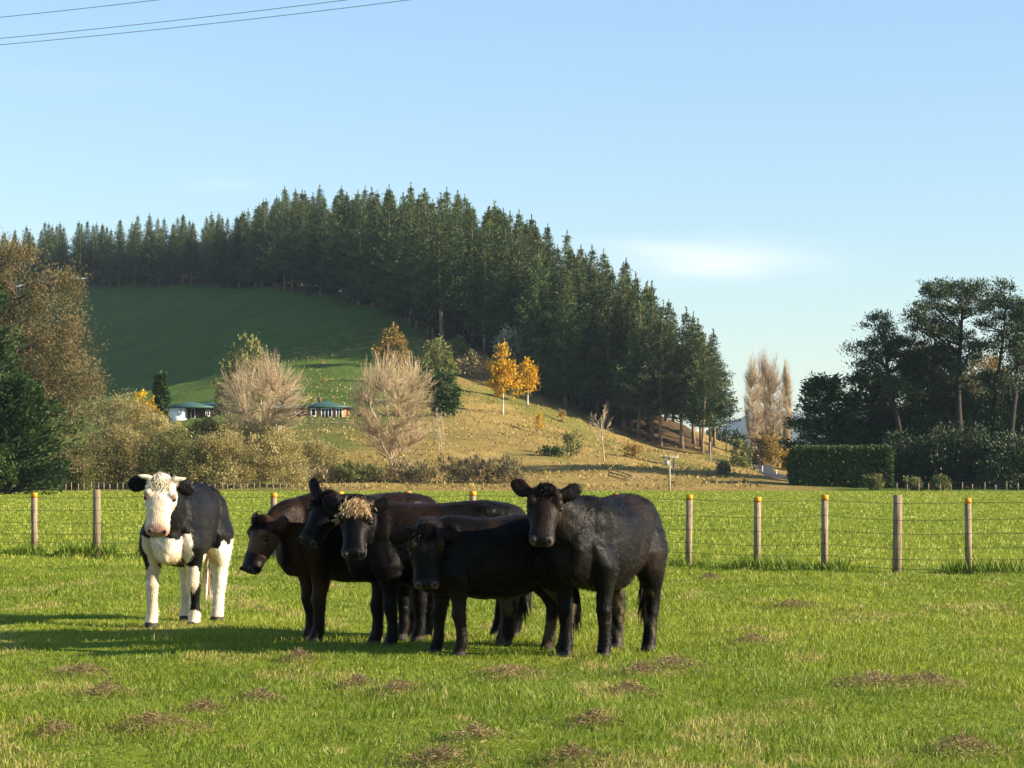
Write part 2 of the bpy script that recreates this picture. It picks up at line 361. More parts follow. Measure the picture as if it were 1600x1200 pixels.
# the plantation's front edge, left to right along the hill (photo x, distance units)
EDGE = [(-40, 500), (60, 480), (200, 462), (330, 436), (430, 400), (520, 367), (600, 326), (650, 299), (700, 279), (780, 270), (870, 264), (950, 257), (1030, 248), (1075, 250), (1108, 258)]
EW = np.array([((p - CX) / FPX * q * K, q * K) for p, q in EDGE])
def LIT(x, y):
    ye = np.interp(x, EW[:, 0], EW[:, 1], left=9e3, right=9e3)
    return sstep(-6, 4, y - ye) * (1 - sstep(60, 90, y - ye))
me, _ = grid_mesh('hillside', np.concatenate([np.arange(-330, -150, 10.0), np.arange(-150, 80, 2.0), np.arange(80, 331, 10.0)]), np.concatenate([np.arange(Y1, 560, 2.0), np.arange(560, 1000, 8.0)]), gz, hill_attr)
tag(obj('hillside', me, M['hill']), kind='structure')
me, _ = grid_mesh('far_plain', np.linspace(-9000, 9000, 40), np.linspace(-60, 12000, 50), lambda X, Y: X * 0 - 4.0)
tag(obj('plain', me, M['field']), kind='structure')
# far mountains beyond the valley
def mz(X, Y):
    px = CX + FPX * X / Y
    r = np.interp(px, [-900, 300, 1000, 1100, 1140, 1165, 1200, 1235, 1290, 1400, 1600, 2400], [0.2, 0.4, 0.5, 0.62, 0.86, 0.95, 1.05, 1.08, 1.0, 0.9, 0.8, 0.5])
    d = np.exp(-((Y - 6200) / 900) ** 2)
    return -4 + d * r * 6200 * (745 - 646) / FPX + d * (fbm(X / 260, Y / 260, 8) - 0.5) * 60
me, _ = grid_mesh('mountains', np.linspace(-3500, 3500, 260), np.linspace(4300, 7600, 60), mz)
tag(obj('mountains', me, M['mount']), kind='structure')
# valley road rising past the hill's cut bank: a strip laid on the ground, 4 mm proud and gently crowned
rp = [(1340, 184), (1270, 188), (1225, 194), (1195, 204), (1180, 222), (1172, 246), (1160, 290)]
rw = [Vector(((p - CX) / FPX * q * K, q * K, 0)) for p, q in rp]
V = []; F = []; pts = []
for a, b in zip(rw[:-1], rw[1:]):
    for i in range(8): pts.append(a.lerp(b, i / 8))
for i, p in enumerate(pts):
    t = (pts[min(i + 1, len(pts) - 1)] - pts[max(i - 1, 0)]).normalized(); s_ = Vector((-t.y, t.x, 0))
    z0 = gz1(*p.xy)
    for q in (-3.6, -3.0, 0, 3.0, 3.6):
        V.append((*(p + s_ * q).xy, z0 + (0.06 if abs(q) < 3.3 else -0.6) - 0.01 * abs(q)))
for i in range(len(pts) - 1):
    for j in range(4): F.append((i * 5 + j, i * 5 + j + 1, i * 5 + 6 + j, i * 5 + 5 + j))
tag(obj('road', mesh('road', V, np.array(F)), M['road']), kind='structure')

# ------------------------------------------------------------------ plants: generators
def unit(a): return a / (np.linalg.norm(a, axis=-1, keepdims=True) + 1e-9)
def kites(rng, C, D, L, W):
    """leaf-sized kite faces: base at C, pointing along D"""
    n = len(C); D = unit(D); side = unit(np.cross(D, unit(rng.normal(size=(n, 3)))))
    L = np.broadcast_to(L, (n,))[:, None]; W = np.broadcast_to(W, (n,))[:, None]
    nn = np.cross(D, side)
    V = np.stack([C, C + D * L * 0.5 + side * W + nn * W * 0.3, C + D * L, C + D * L * 0.5 - side * W + nn * W * 0.3], 1).reshape(-1, 3)
    return V, np.arange(4 * n).reshape(n, 4)
def crown(rng, C, D, L, W, name='crown', mat=None, parent=None, tint=None):
    V, F = kites(rng, C, D, L, W)
    t = rng.random(len(C)) if tint is None else np.clip(tint, 0, 1)
    me = mesh(name, V, F, False, {'tint': np.repeat(t, 4)})
    return obj(name, me, mat, parent)
def segs_mesh(name, S0, S1, R0, R1, n=4, tint=None):
    S0, S1 = np.asarray(S0), np.asarray(S1); R0, R1 = np.asarray(R0), np.asarray(R1)
    d = unit(S1 - S0); h = np.where(np.abs(d[:, 2:3]) < 0.9, np.array([[0, 0, 1.0]]), np.array([[1.0, 0, 0]]))
    u = unit(np.cross(h, d)); v = np.cross(d, u); m = len(S0)
    a = np.linspace(0, 2 * math.pi, n, endpoint=False)
    ring = lambda P, r: P[:, None] + r[:, None, None] * (np.cos(a)[None, :, None] * u[:, None] + np.sin(a)[None, :, None] * v[:, None])
    V = np.concatenate([ring(S0, R0), ring(S1, R1)], 1).reshape(-1, 3)
    b = np.arange(m)[:, None] * 2 * n; j = np.arange(n)[None]; k = (j + 1) % n
    F = np.stack([b + j, b + k, b + n + k, b + n + j], -1).reshape(-1, 4)
    at_ = {'tint': np.repeat(tint if tint is not None else np.full(m, 0.5), 2 * n)}
    return mesh(name, V, F, n > 4, at_)
def trunk_mesh(rng, H, r, lean=0.03, n=7, flare=1.5):
    mb = MB(); q = 9; pts = []; rad = []; dx, dy = rng.normal(0, lean * H, 2)
    for i in range(q):
        t = i / (q - 1); w_ = math.sin(t * 3) * 0.012 * H
        pts.append((dx * t * t + w_, dy * t * t - w_, -0.3 + t * (H + 0.3))); rad.append(r * ((flare - 1) * max(0, 1 - t * 12) + 1) * (1 - t) ** 0.8 + 0.03)
    mb.tube(pts, rad, n); return mb, np.array(pts)
def pine_meshes(seed, H, c0=0.34, Rm=3.4, dens=1.0):
    """plantation pine: bare lower stem, whorled up-curving boughs, pointed leader"""
    rng = np.random.default_rng(seed); tm, tp = trunk_mesh(rng, H * 0.985, 0.27 * H / 25, 0.004)
    C = []; D = []; L = []; Ti = []; z = c0 * H
    while z < H * 0.97:
        t = (z - c0 * H) / (H * (1 - c0)); k = rng.integers(6, 9) if t < 0.8 else 5; a0 = rng.random() * 6.28
        Rz = Rm * min(1, 0.7 + t * 2.0) * (1 - t ** 1.15) ** 0.95 * rng.uniform(0.7, 1.2) * float(1 - 0.30 * sstep(0.6, 0.95, t)) + 0.2
        up = 0.10 + 0.38 * t
        for j in range(k):
            a = a0 + j * 6.28 / k + rng.normal(0, 0.25); Rb = Rz * rng.choice((0.5, 0.75, 1.0, 1.2, 1.35 if t < 0.6 else 1.0)) * rng.uniform(0.9, 1.1); ti = rng.normal(0.42, 0.17)
            ax = np.array([math.cos(a), math.sin(a), 0]); base = np.array([0, 0, z])
            m = max(2, int(Rb / 0.30 * dens))
            for i in range(m):
                f = (i + 0.6 + rng.random() * 0.4) / m
                if f < 0.3 and rng.random() < 0.6: continue
                p = base + ax * Rb * f + np.array([0, 0, up * Rb * f * f + rng.normal(0, 0.1)])
                for _ in range(8):
                    C.append(p + rng.normal(0, 0.21, 3) * (0.7 + 0.7 * f * (1 - t))); D.append(ax * (0.8 + 0.5 * f) + np.array([0, 0, 0.35 + up]) + rng.normal(0, 0.5, 3)); L.append(rng.uniform(0.30, 0.62) * (1 - 0.3 * t)); Ti.append(ti + rng.normal(0, 0.12) + 0.25 * f * t)
        z += rng.uniform(0.45, 0.8) * (1 - 0.3 * t)
    for i in range(26):
        C.append(np.array([rng.normal(0, .05), rng.normal(0, .05), H * 1.01 - i * 0.1])); D.append(np.array([rng.normal(0, .3), rng.normal(0, .3), 1.0])); L.append(rng.uniform(0.35, 0.6)); Ti.append(0.7)
    C = np.array(C); V, F = kites(rng, C, np.array(D), np.array(L), np.array(L) * 0.22)
    cm = mesh('crown', V, F, False, {'tint': np.repeat(np.clip(Ti, 0, 1), 4)}); cm.materials.append(M['pine'])
    tme = mesh('trunk', np.concatenate(tm.v), tm.faces(), True); tme.materials.append(M['pinebark'])
    return tme, cm
def lobes_crown(rng, lobes, ncl, per, L, Wr=0.35, sig=0.4, upb=0.25, outb=0.9, hollow=0.55, flat=1.0):
    """leaf clumps spread through a set of ellipsoid lobes; returns centres, directions, lengths, tints"""
    vol = np.array([r[0] * r[1] * r[2] for _, r in lobes]) ** (2 / 3); vol = vol / vol.sum()
    Cc = []; Dd = []
    for (c, r), v in zip(lobes, vol):
        k = max(3, int(ncl * v)); d = unit(rng.normal(size=(k, 3))); rr = hollow + (1 - hollow) * rng.random((k, 1)) ** 0.6
        rr *= 0.86 + 0.26 * rng.random((k, 1))
        Cc.append(np.array(c) + d * rr * np.array(r)); Dd.append(d)
    Cc = np.concatenate(Cc); Dd = np.concatenate(Dd); n = len(Cc)
    ti = np.clip(rng.normal(0.5, 0.17, n), 0, 1)
    sg = sig * rng.uniform(0.6, 1.4, (n, 1))
    C = np.repeat(Cc, per, 0) + rng.normal(size=(n * per, 3)) * np.repeat(sg, per, 0) * np.array([1, 1, flat])
    D = np.repeat(Dd, per, 0) * outb + np.array([0, 0, upb]) + rng.normal(0, 0.55, (n * per, 3))
    Ls = L * rng.uniform(0.6, 1.3, n * per)
    return C, D, Ls, np.clip(np.repeat(ti, per) + rng.normal(0, 0.13, n * per), 0, 1), Cc
def tree_lobes(name, base, lobes, mat, label, cat='tree', ncl=160, per=45, L=0.55, Wr=0.3, sig=0.45, upb=0.3, hollow=0.5, bark='bark', tr=0.35, H=None, seed=1, group=None, flat=1.0, limbs=14, outb=0.9):
    """tree with a trunk, limbs out to the leaf clumps, and a crown"""
    rng = np.random.default_rng(seed); root = empty(name, base); tag(root, label, cat, group)
    lobes = [(np.array(c, float), np.array(r, float)) for c, r in lobes]
    H = H or max(c[2] + r[2] * 0.6 for c, r in lobes)
    tm, tp = trunk_mesh(rng, H * 0.9, tr, 0.02); 
    C, D, Ls, ti, Cc = lobes_crown(rng, lobes, ncl, per, L, Wr, sig, upb, outb, hollow, flat)
    pick = rng.choice(len(Cc), min(limbs, len(Cc)), replace=False)
    for i in pick:
        e = Cc[i]; hz = max(0.12 * H, min(0.8 * H, e[2] - 0.35 * np.linalg.norm(e[:2]) - 0.5)); t = hz / (H * 0.9); s0 = np.array([np.interp(hz, tp[:, 2], tp[:, 0]), np.interp(hz, tp[:, 2], tp[:, 1]), hz])
        mid = (s0 + e) / 2 + np.array([0, 0, 0.06 * np.linalg.norm(e - s0)])
        r0 = tr * 0.42 * (1 - 0.6 * t); tm.tube([s0, mid, e], [r0, r0 * 0.6, 0.03], 5)
    tm.build('trunk', M[bark], root, True)
    crown(rng, C, D, Ls, Ls * Wr, 'crown', M[mat], root, ti)
    return root
def bare_tree(name, base, H, spread, label, seed=1, stems=1, mat='twig', cat='bare tree', n1=11, n2=8, n3=7, n4=3, r0=0.2, up=0.5, twr=0.02, clear=0.12, vase=1.0, group=None):
    """leafless tree: stems, limbs, branches and a haze of twigs"""
    rng = np.random.default_rng(seed); root = empty(name, base); tag(root, label, cat, group)
    lv = [([], [], [], [], []) for _ in range(2)]
    def shoot(p, d, ln, r, lev):
        k = 4 if lev < 2 else (3 if lev == 2 else 2); pts = [p]; d = d / np.linalg.norm(d)
        for i in range(k):
            d = d + rng.normal(0, 0.07 + 0.03 * lev, 3) + np.array([0, 0, up * 0.16 * vase]); d /= np.linalg.norm(d)
            q = pts[-1] + d * ln / k; ra, rb = r * (1 - 0.8 * i / k), r * (1 - 0.8 * (i + 1) / k)
            b = lv[0 if lev < 2 else 1]
            b[0].append(pts[-1]); b[1].append(q); b[2].append(max(ra, twr * 0.6)); b[3].append(max(rb, twr * 0.45)); b[4].append(np.clip(rng.normal(0.45 + 0.08 * lev, 0.18), 0, 1))
            pts.append(q)
        nn = (n1, n2, n3, n4, 0)[lev]
        for j in range(nn):
            t = (clear if lev == 0 else 0.15) + (1 - (clear if lev == 0 else 0.15)) * (j + rng.random()) / nn; f = t * k; i = min(k - 1, int(f)); o_ = pts[i] + (pts[i + 1] - pts[i]) * (f - i)
            ax = pts[i + 1] - pts[i]; ax /= np.linalg.norm(ax); sd = np.cross(ax, rng.normal(size=3)); sd /= np.linalg.norm(sd)
            an = spread * rng.uniform(0.7, 1.25) * (1.0 if lev == 0 else 0.85)
            nd = ax * math.cos(an) + sd * math.sin(an); nd[2] = abs(nd[2]) * 0.8 + 0.12 * nd[2]
            l2 = ln * ((0.62 if vase < 2 else 0.34) if lev == 0 else 0.5) * (1.1 - 0.6 * t) * rng.uniform(0.7, 1.2)
            shoot(o_, nd, l2, r * 0.5 * (1 - 0.5 * t), lev + 1)
    for s_ in range(stems):
        a = s_ * 6.28 / max(1, stems) + rng.random(); tilt = 0.0 if stems == 1 else (0.12 + 0.95 * ((s_ * 0.618) % 1.0)) * spread * (1.0 if stems > 4 else 0.3)
        shoot(np.array([math.cos(a), math.sin(a), 0]) * (0.3 if stems > 1 else 0) + np.array([0, 0, -0.2]), np.array([math.cos(a) * math.sin(tilt), math.sin(a) * math.sin(tilt), math.cos(tilt)]), H * rng.uniform(0.72, 0.9), r0, 0)
    for nm, b, n in (('trunk', lv[0], 5), ('twigs', lv[1], 3)):
        if b[0]: obj(nm, segs_mesh(nm, b[0], b[1], b[2], b[3], n, np.array(b[4])), M[mat], root)
    return root
def dome_tree(name, base, H, r, label, seed, n=380, mat='twig', cat='bare tree', z0=0.2, mains=10, tr=0.14, twn=10, twr=0.016, twl=1.1, group=None, p=1.0):
    """leafless tree with a full rounded or columnar head: main limbs, branches off them, fine twigs"""
    rng = np.random.default_rng(seed); root = empty(name, base); tag(root, label, cat, group)
    cz, rz = H * (z0 + 1) / 2, H * (1 - z0) / 2
    def ends(k, lo):
        d = unit(rng.normal(size=(k, 3))); q = lo + (1 - lo) * rng.random((k, 1)) ** 0.5
        e = d * q * np.array([r, r, rz]) * rng.uniform(0.9, 1.06, (k, 1)); e[:, :2] *= (1 - 0.35 * np.clip(-e[:, 2:] / rz, 0, 1)) ** p; return e + np.array([0, 0, cz])
    def path(a, e, k=7):
        l = np.linalg.norm(e - a); up = np.array([0, 0, 1.0]); b = a + up * l * 0.32 + (e - a) * 0.12; c = e - (e - a) * 0.22 - up * l * 0.14; t = np.linspace(0, 1, k)[:, None]
        q = a * (1 - t) ** 3 + 3 * b * t * (1 - t) ** 2 + 3 * c * t * t * (1 - t) + e * t ** 3; q[1:-1] += rng.normal(0, 0.012 * l, (k - 2, 3)); return q
    A = ([], [], [], [], []); B = ([], [], [], [], [])
    def put(b_, q, r0, r1, ti):
        k = len(q) - 1; rr = np.linspace(r0, r1, k + 1)
        b_[0].append(q[:-1]); b_[1].append(q[1:]); b_[2].append(rr[:-1]); b_[3].append(rr[1:]); b_[4].append(np.full(k, ti))
    M_ = [path(np.array([rng.normal(0, .12), rng.normal(0, .12), -0.2 + 0.06 * H * rng.random()]), e) for e in ends(mains, 0.75)]
    for q in M_: put(A, q, tr, twr, np.clip(rng.normal(.55, .15), 0, 1))
    allp = np.concatenate([q[1:5] for q in M_])
    for e in ends(n, 0.42):
        cand = allp[(allp[:, 2] < e[2] - 0.04 * H)]
        if not len(cand): continue
        o_ = cand[np.argmin(np.linalg.norm(cand - e, axis=1) + rng.random(len(cand)) * 0.12 * H)]
        q = path(o_, e, 5); ti = np.clip(rng.normal(.5, .2), 0, 1); put(B, q, twr * 2.2, twr * 0.8, ti)
        for _ in range(twn):
            f = rng.uniform(0.25, 1.0) * 3.99; i = int(f); s0 = q[i] + (q[i + 1] - q[i]) * (f - i); d = unit(q[i + 1] - q[i]) + rng.normal(0, 0.38, 3) + np.array([0, 0, 0.35]); d = unit(d); l = twl * rng.uniform(0.4, 1.1)
            put(B, np.array([s0, s0 + d * l * 0.5, s0 + d * l + np.array([0, 0, 0.08 * l])]), twr * 0.8, twr * 0.45, np.clip(ti + rng.normal(0, .15), 0, 1))
    for nm, b_, k in (('trunk', A, 6), ('twigs', B, 3)):
        obj(nm, segs_mesh(nm, *[np.concatenate(x) for x in b_[:4]], k, np.concatenate(b_[4])), M[mat], root)
    return root
def u(px, Y): return px * Y / 2222.0          # photograph pixels to metres at distance Y

# ------------------------------------------------------------------ the pine plantation
PV = [pine_meshes(100 + i, 26.5, c, r) for i, (c, r) in enumerate([(0.16, 4.9), (0.20, 4.5), (0.14, 5.0), (0.22, 4.6), (0.18, 4.3), (0.12, 4.9), (0.06, 4.8), (0.08, 5.0), (0.22, 4.7), (0.26, 4.5)])]
rng = np.random.default_rng(7)
seg = np.linalg.norm(np.diff(EW, axis=0), axis=1); cum = np.concatenate([[0], np.cumsum(seg)])
npine = 0
for row in range(6):
    d = rng.uniform(0, 4)
    while d < cum[-1]:
        x = np.interp(d, cum, EW[:, 0]); y = np.interp(d, cum, EW[:, 1]); x2 = np.interp(min(d + 1, cum[-1]), cum, EW[:, 0]); y2 = np.interp(min(d + 1, cum[-1]), cum, EW[:, 1])
        pxa = CX + FPX * x / y
        step = 8.2 if pxa > 430 else 7.5
        if d > cum[-1] - 60: step = 6.5
        nx, ny = -(y2 - y), (x2 - x); q = math.hypot(nx, ny) + 1e-6
        nx, ny = nx / q, ny / q
        if ny < 0: nx, ny = -nx, -ny
        off = row * 7.5 + rng.normal(0, 1.2); tx = x + nx * off + rng.normal(0, 0.8); ty = y + ny * off * 1.3 + rng.normal(0, 1.5)
        pxa = CX + FPX * tx / ty
        skip = (row > 2 and pxa < 400) or (row > 3 and pxa > 1085) or pxa > 1128 or npine >= 298
        if not skip:
            hs = np.interp(pxa, [0, 380, 440, 1000, 1060, 1110, 1150], [0.76, 0.78, 1.0, 1.0, 0.92, 0.82, 0.7]) * rng.uniform(0.9, 1.08)
            tme, cme = PV[int(rng.integers(8, 10))] if (pxa > 1010 and row < 3) or pxa > 1070 else PV[int(rng.integers(6))] if (row == 0 and pxa > 640) else PV[int(rng.integers(4, 8))]
            root = empty('pine_tree', (tx, ty, gz1(tx, ty) - 0.1), rng.random() * 6.28); s_ = hs
            root.rotation_euler.x = rng.normal(0, .02); root.rotation_euler.y = rng.normal(0, .02); root.scale = (s_ * rng.uniform(0.95, 1.25), s_ * rng.uniform(0.95, 1.2), s_)
            if pxa < 420: lab, grp = 'dark plantation pine in the shaded row along the far ridge above the pasture', 'ridge pines'
            elif row == 0: lab, grp = 'tall plantation pine with a bare lower trunk along the front edge of the wood', 'front edge pines'
            else: lab, grp = 'dark green plantation pine inside the wood covering the hill', 'inner plantation pines'
            tag(root, lab, 'pine tree', grp); npine += 1
            for nm, m_ in (('trunk', tme), ('crown', cme)): link(bpy.data.objects.new(nm, m_), root)
        d += step * rng.uniform(0.85, 1.15)
print('pines', npine, time.time() - T0)

# ------------------------------------------------------------------ trees and shrubs of the hill foot, left to right
def lob(*a): return [((x, y, z), (rx, ry, rz)) for x, y, z, rx, ry, rz in a]
def macro(name, base, H, Rm, label, seed, mat='macro', c0=0.03, per=26, group=None, flat=0.35, point=0.75, step=0.9, asym=0.0):
    """macrocarpa: tiers of broad flat sprays from the ground up"""
    rng = np.random.default_rng(seed); root = empty(name, base); tag(root, label, 'conifer', group)
    tm, tp = trunk_mesh(rng, H * 0.95, 0.55 * H / 20, 0.01); C = []; D = []; L = []; T = []
    z = c0 * H
    while z < H:
        t = z / H; k = rng.integers(6, 9)
        Rz = Rm * (min(1.0, 0.75 + t)) * (1 - t) ** point + 0.5
        for j in range(k):
            a = rng.random() * 6.28; ax = np.array([math.cos(a), math.sin(a), 0]); Rb = Rz * rng.uniform(0.55, 1.12) * (1 + asym * math.cos(a)); b0 = np.array([0, 0, z])
            tip = b0 + ax * Rb + np.array([0, 0, Rb * rng.uniform(0.05, 0.3)])
            if j % 2 == 0: tm.tube([b0, (b0 + tip) / 2, tip - ax * 0.4], [0.12 * (1 - t) + 0.03, 0.07, 0.03], 4)
            ti = rng.normal(0.45, 0.16); m = int(per * 2.4 * max(0.6, Rb / 3))
            f = rng.random(m) ** 0.55
            lat = np.array([-math.sin(a), math.cos(a), 0])
            C.append(b0 + (tip - b0) * f[:, None] + lat * (rng.normal(0, 0.32, m) * (0.35 + Rb * 0.3 * (1.1 - f)))[:, None] + np.array([0, 0, 1]) * (rng.normal(0, flat, m) - 0.1)[:, None])
            D.append(ax * 0.9 + np.array([0, 0, 0.42]) + rng.normal(0, 0.42, (m, 3))); L.append(rng.uniform(0.28, 0.62, m)); T.append(np.clip(ti + rng.normal(0, 0.14, m), 0, 1))
        z += step * rng.uniform(0.7, 1.2) * (1.1 - 0.5 * t)
    tm.build('trunk', M['darkbark'], root, True); L = np.concatenate(L)
    crown(rng, np.concatenate(C), np.concatenate(D), L, L * 0.19, 'crown', M[mat], root, np.concatenate(T)); return root
macro('macrocarpa_tree', at(12, 122), 10.2, 7.0, 'broad dark green conifer with layered boughs at the left edge behind the fence', 11, point=0.55, per=34, step=0.6)
macro('macrocarpa_tree', at(-42, 126), 21.2, 6.2, 'tall dark green conifer cut off by the left edge of the picture', 12, point=0.6, per=34, step=0.7)
b = at(18, 150)
tree_lobes('russet_tree', b, lob((0, 0, 22, 4.0, 4, 5.2), (4.2, 0, 20.5, 3.4, 3.5, 3.2), (-5, 0, 21, 5, 4, 5), (5.5, 0, 15.5, 4.0, 4, 3.2), (1, 0, 15, 6, 5, 4.5), (7.0, -1, 10.5, 3.2, 4, 3.2), (2, -1, 9, 6, 5, 4.5), (-6, 0, 12, 6, 5, 6), (5.5, 0, 5.5, 3.6, 4, 3.5)),
           'rust', 'huge russet brown tree with billowing feathery crown behind the dark conifer', ncl=640, per=130, L=0.31, Wr=0.16, sig=0.6, upb=0.45, hollow=0.4, tr=0.7, seed=21, limbs=50)
# golden willow scrub in front of the house
wl = [('tall golden willow bush beside the russet tree', 190, 176, 700, 62, 105, 'willow'),
      ('golden olive willow bush below the white end of the house', 250, 166, 738, 50, 88, 'willow'),
      ('pale willow bush just behind the white faced cow', 185, 154, 765, 48, 98, 'willow'),
      ('grey green willow bush right behind the cow with a dark hollow', 268, 154, 765, 50, 90, 'olive'),
      ('willow bush with pale seed heads below the large bare tree', 345, 154, 765, 52, 92, 'willow'),
      ('low golden willow bush at the right end of the willow thicket', 425, 155, 765, 55, 88, 'willow'),
      ('dull olive willow bush between house and thicket', 320, 174, 735, 46, 62, 'olive'),
      ('straw coloured willow bush under the first bare tree', 400, 172, 735, 50, 58, 'willow'),
      ('dark willow bush at the foot of the left conifers', 118, 153, 765, 34, 70, 'olive'),
      ('sparse straw coloured bush sloping down beside the second bare tree', 490, 160, 762, 42, 60, 'willow')]
for i, (lab, px, Y, _, hw, h, mt) in enumerate(wl):
    b = at(px, Y); r = u(hw, Y); H = u(h, Y)
    tree_lobes('willow_bush', b, lob((0, 0, H * .55, r * .8, r * .7, H * .45), (-r * .5, -.5, H * .4, r * .55, r * .6, H * .4), (r * .5, -.6, H * .42, r * .55, r * .6, H * .4), (r * .1, 0.3, H * .78, r * .5, r * .5, H * .24), (-r * .3, -1, H * .2, r * .7, r * .5, H * .2), (r * .4, -1, H * .2, r * .6, r * .5, H * .2)),
               mt, lab, 'bush', ncl=230, per=100, L=0.22, Wr=0.2, sig=0.34, upb=0.6, hollow=0.5, tr=0.12, seed=40 + i, limbs=26, bark='palebark')
b = at(222, 186); tree_lobes('yellow_shrub', b, lob((0, 0, u(70, 186), u(18, 186), 1.4, u(26, 186)), (0, 0, u(40, 186), u(20, 186), 1.6, u(40, 186))), 'golden', 'orange yellow shrub top between willow and small cypress', 'bush', ncl=50, per=26, L=0.4, sig=0.25, tr=0.1, seed=61)
macro('cypress_tree', at(251, 188), u(112, 188), 1.25, 'small slim dark cypress beside the white end of the house', 62, mat='hedge', point=0.7, per=16, step=0.45, flat=0.2)
b = at(392, 190); tree_lobes('olive_tree', b, lob((0, 0, u(125, 190), u(34, 190), 2.5, u(32, 190)), (-1, 0, u(80, 190), u(40, 190), 3, u(50, 190))), 'olive', 'dull green tree peeping over the large bare tree', ncl=90, per=40, L=0.5, tr=0.2, seed=63)
dome_tree('bare_tree', at(408, 172), u(178, 172), u(80, 172), 'large vase shaped bare tree with tan twigs in front of the house', 71, n=700, z0=0.10, twn=12, twr=0.017, p=0.5)
dome_tree('bare_tree', at(614, 168), u(190, 168), u(76, 168), 'bare tree with pale stems right of the house', 72, n=700, z0=0.08, twn=12, twr=0.017, p=0.5)
bare_tree('bare_sapling', hit(690, 705), u(62, 200), 0.5, 'small pale bare sapling right of the second bare tree', 73, stems=3, n1=6, n2=5, n3=4, n4=0, r0=0.08, twr=0.025)
# upper slope trees
def pxtree(name, px, py, top, hw, mat, label, seed, shape='round', **kw):
    b = hit(px, py); Y = b.y / K; H = u(py - top, Y); r = u(hw, Y)
    if shape == 'round': lo = lob((0, 0, H * .62, r * .85, r * .8, H * .36), (-r * .4, -.4, H * .42, r * .62, r * .6, H * .36), (r * .45, -.3, H * .45, r * .6, r * .6, H * .36), (0, 0, H * .85, r * .5, r * .5, H * .17), (r * .2, -.5, H * .22, r * .7, r * .6, H * .2))
    elif shape == 'tall': lo = lob((0, 0, H * .55, r * .8, r * .8, H * .28), (r * .25, 0, H * .75, r * .5, r * .5, H * .22), (-r * .3, 0, H * .68, r * .45, r * .5, H * .2), (0, 0, H * .9, r * .25, r * .25, H * .14), (r * .5, -.2, H * .42, r * .55, r * .5, H * .14), (-r * .3, -.3, H * .4, r * .5, r * .5, H * .12))
    k = dict(ncl=80, per=34, L=0.5, Wr=0.3, sig=0.35, tr=0.16, hollow=0.35); k.update(kw)
    return tree_lobes(name, b, lo, mat, label, seed=seed, **k)
pxtree('ochre_tree', 612, 575, 513, 27, 'ochre', 'golden brown round tree at the top of the slope by the lit pasture', 81)
pxtree('olive_tree', 680, 610, 533, 35, 'olive', 'round olive green tree above the dark evergreen on the slope', 82, ncl=110)
pxtree('evergreen_tree', 692, 652, 582, 26, 'hedge', 'dark evergreen bush in front of the round olive tree', 83, ncl=110)
pxtree('olive_bush', 716, 562, 530, 13, 'olive', 'small olive bush at the edge of the pine wood', 84, cat='bush', ncl=40)
pxtree('scrub_bush', 735, 590, 552, 22, 'scrub', 'brown leafless thicket left of the yellow tree', 85, cat='bush', ncl=50)
pxtree('silver_tree', 797, 592, 513, 28, 'silver', 'silvery grey leaved tree behind the yellow trees', 86, ncl=110)
pxtree('yellow_tree', 785, 648, 540, 27, 'golden', 'larger bright yellow autumn tree with pale trunk on the slope', 87, 'tall', bark='palebark', ncl=95, per=26)
pxtree('yellow_tree', 824, 634, 556, 16, 'golden', 'slimmer bright yellow autumn tree beside the silver tree', 88, 'tall', bark='palebark', ncl=70, per=24)
pxtree('yellow_sapling', 842, 678, 646, 7, 'golden', 'small bright yellow sapling alone on the dry slope', 89, 'tall', bark='palebark', ncl=24, per=16, L=0.3, sig=0.18, tr=0.05)
pxtree('yellow_shrub', 878, 660, 643, 6, 'ochre', 'tiny yellowish shrub at the shaded edge of the wood', 90, cat='bush', ncl=16, per=14, L=0.3, sig=0.18, tr=0.05)
bare_tree('bare_tree', hit(944, 721), u(82, 184), 0.5, 'slender pale bare tree standing alone below the pines', 91, stems=1, n1=9, n2=6, n3=4, n4=0, r0=0.13, twr=0.028, clear=0.3)
for i, (px, py, top, hw, mt, lab) in enumerate([(892, 714, 672, 14, 'olive', 'thin greenish shrub left of the slender bare tree'), (988, 716, 694, 11, 'ochre', 'small ochre shrub right of the slender bare tree'), (862, 712, 700, 22, 'hedge', 'low dark bush lying across the middle of the dry slope'),
      (512, 720, 704, 14, 'hedge', 'small dark bush left of the second bare tree'), (1128, 742, 728, 9, 'scrub', 'rough tuft of scrub on the cut bank above the road')]):
    pxtree('slope_shrub', px, py, top, hw, mt, lab, 95 + i, cat='bush', ncl=36, per=20, L=0.35, sig=0.25, tr=0.06)
# scrub along the foot of the slope
for i, (px, hw, h, mt, lab) in enumerate([(560, 38, 34, 'olive', 'dark low bush left of the scrub at the foot of the slope'), (640, 44, 38, 'scrub', 'brown bush with dark base at the foot of the slope'), (725, 44, 56, 'scrub', 'tall dry twiggy scrub behind the middle of the herd'), (785, 34, 44, 'scrub', 'lower dry twiggy scrub behind the right hand cow'), (505, 30, 20, 'scrub', 'low straw scrub behind the herd beside the thicket')]):
    Y = 158; b = at(px, Y); r = u(hw, Y); H = u(h, Y)
    tree_lobes('scrub_bush', b, lob((0, 0, H * .4, r * .8, 2, H * .45), (-r * .5, -.3, H * .35, r * .5, 2, H * .4), (r * .5, -.3, H * .3, r * .5, 2, H * .36)), mt, lab, 'bush', ncl=90, per=30, L=0.5, Wr=0.1, sig=0.22, upb=1.2, hollow=0.2, tr=0.05, seed=120 + i, limbs=30, bark='palebark')

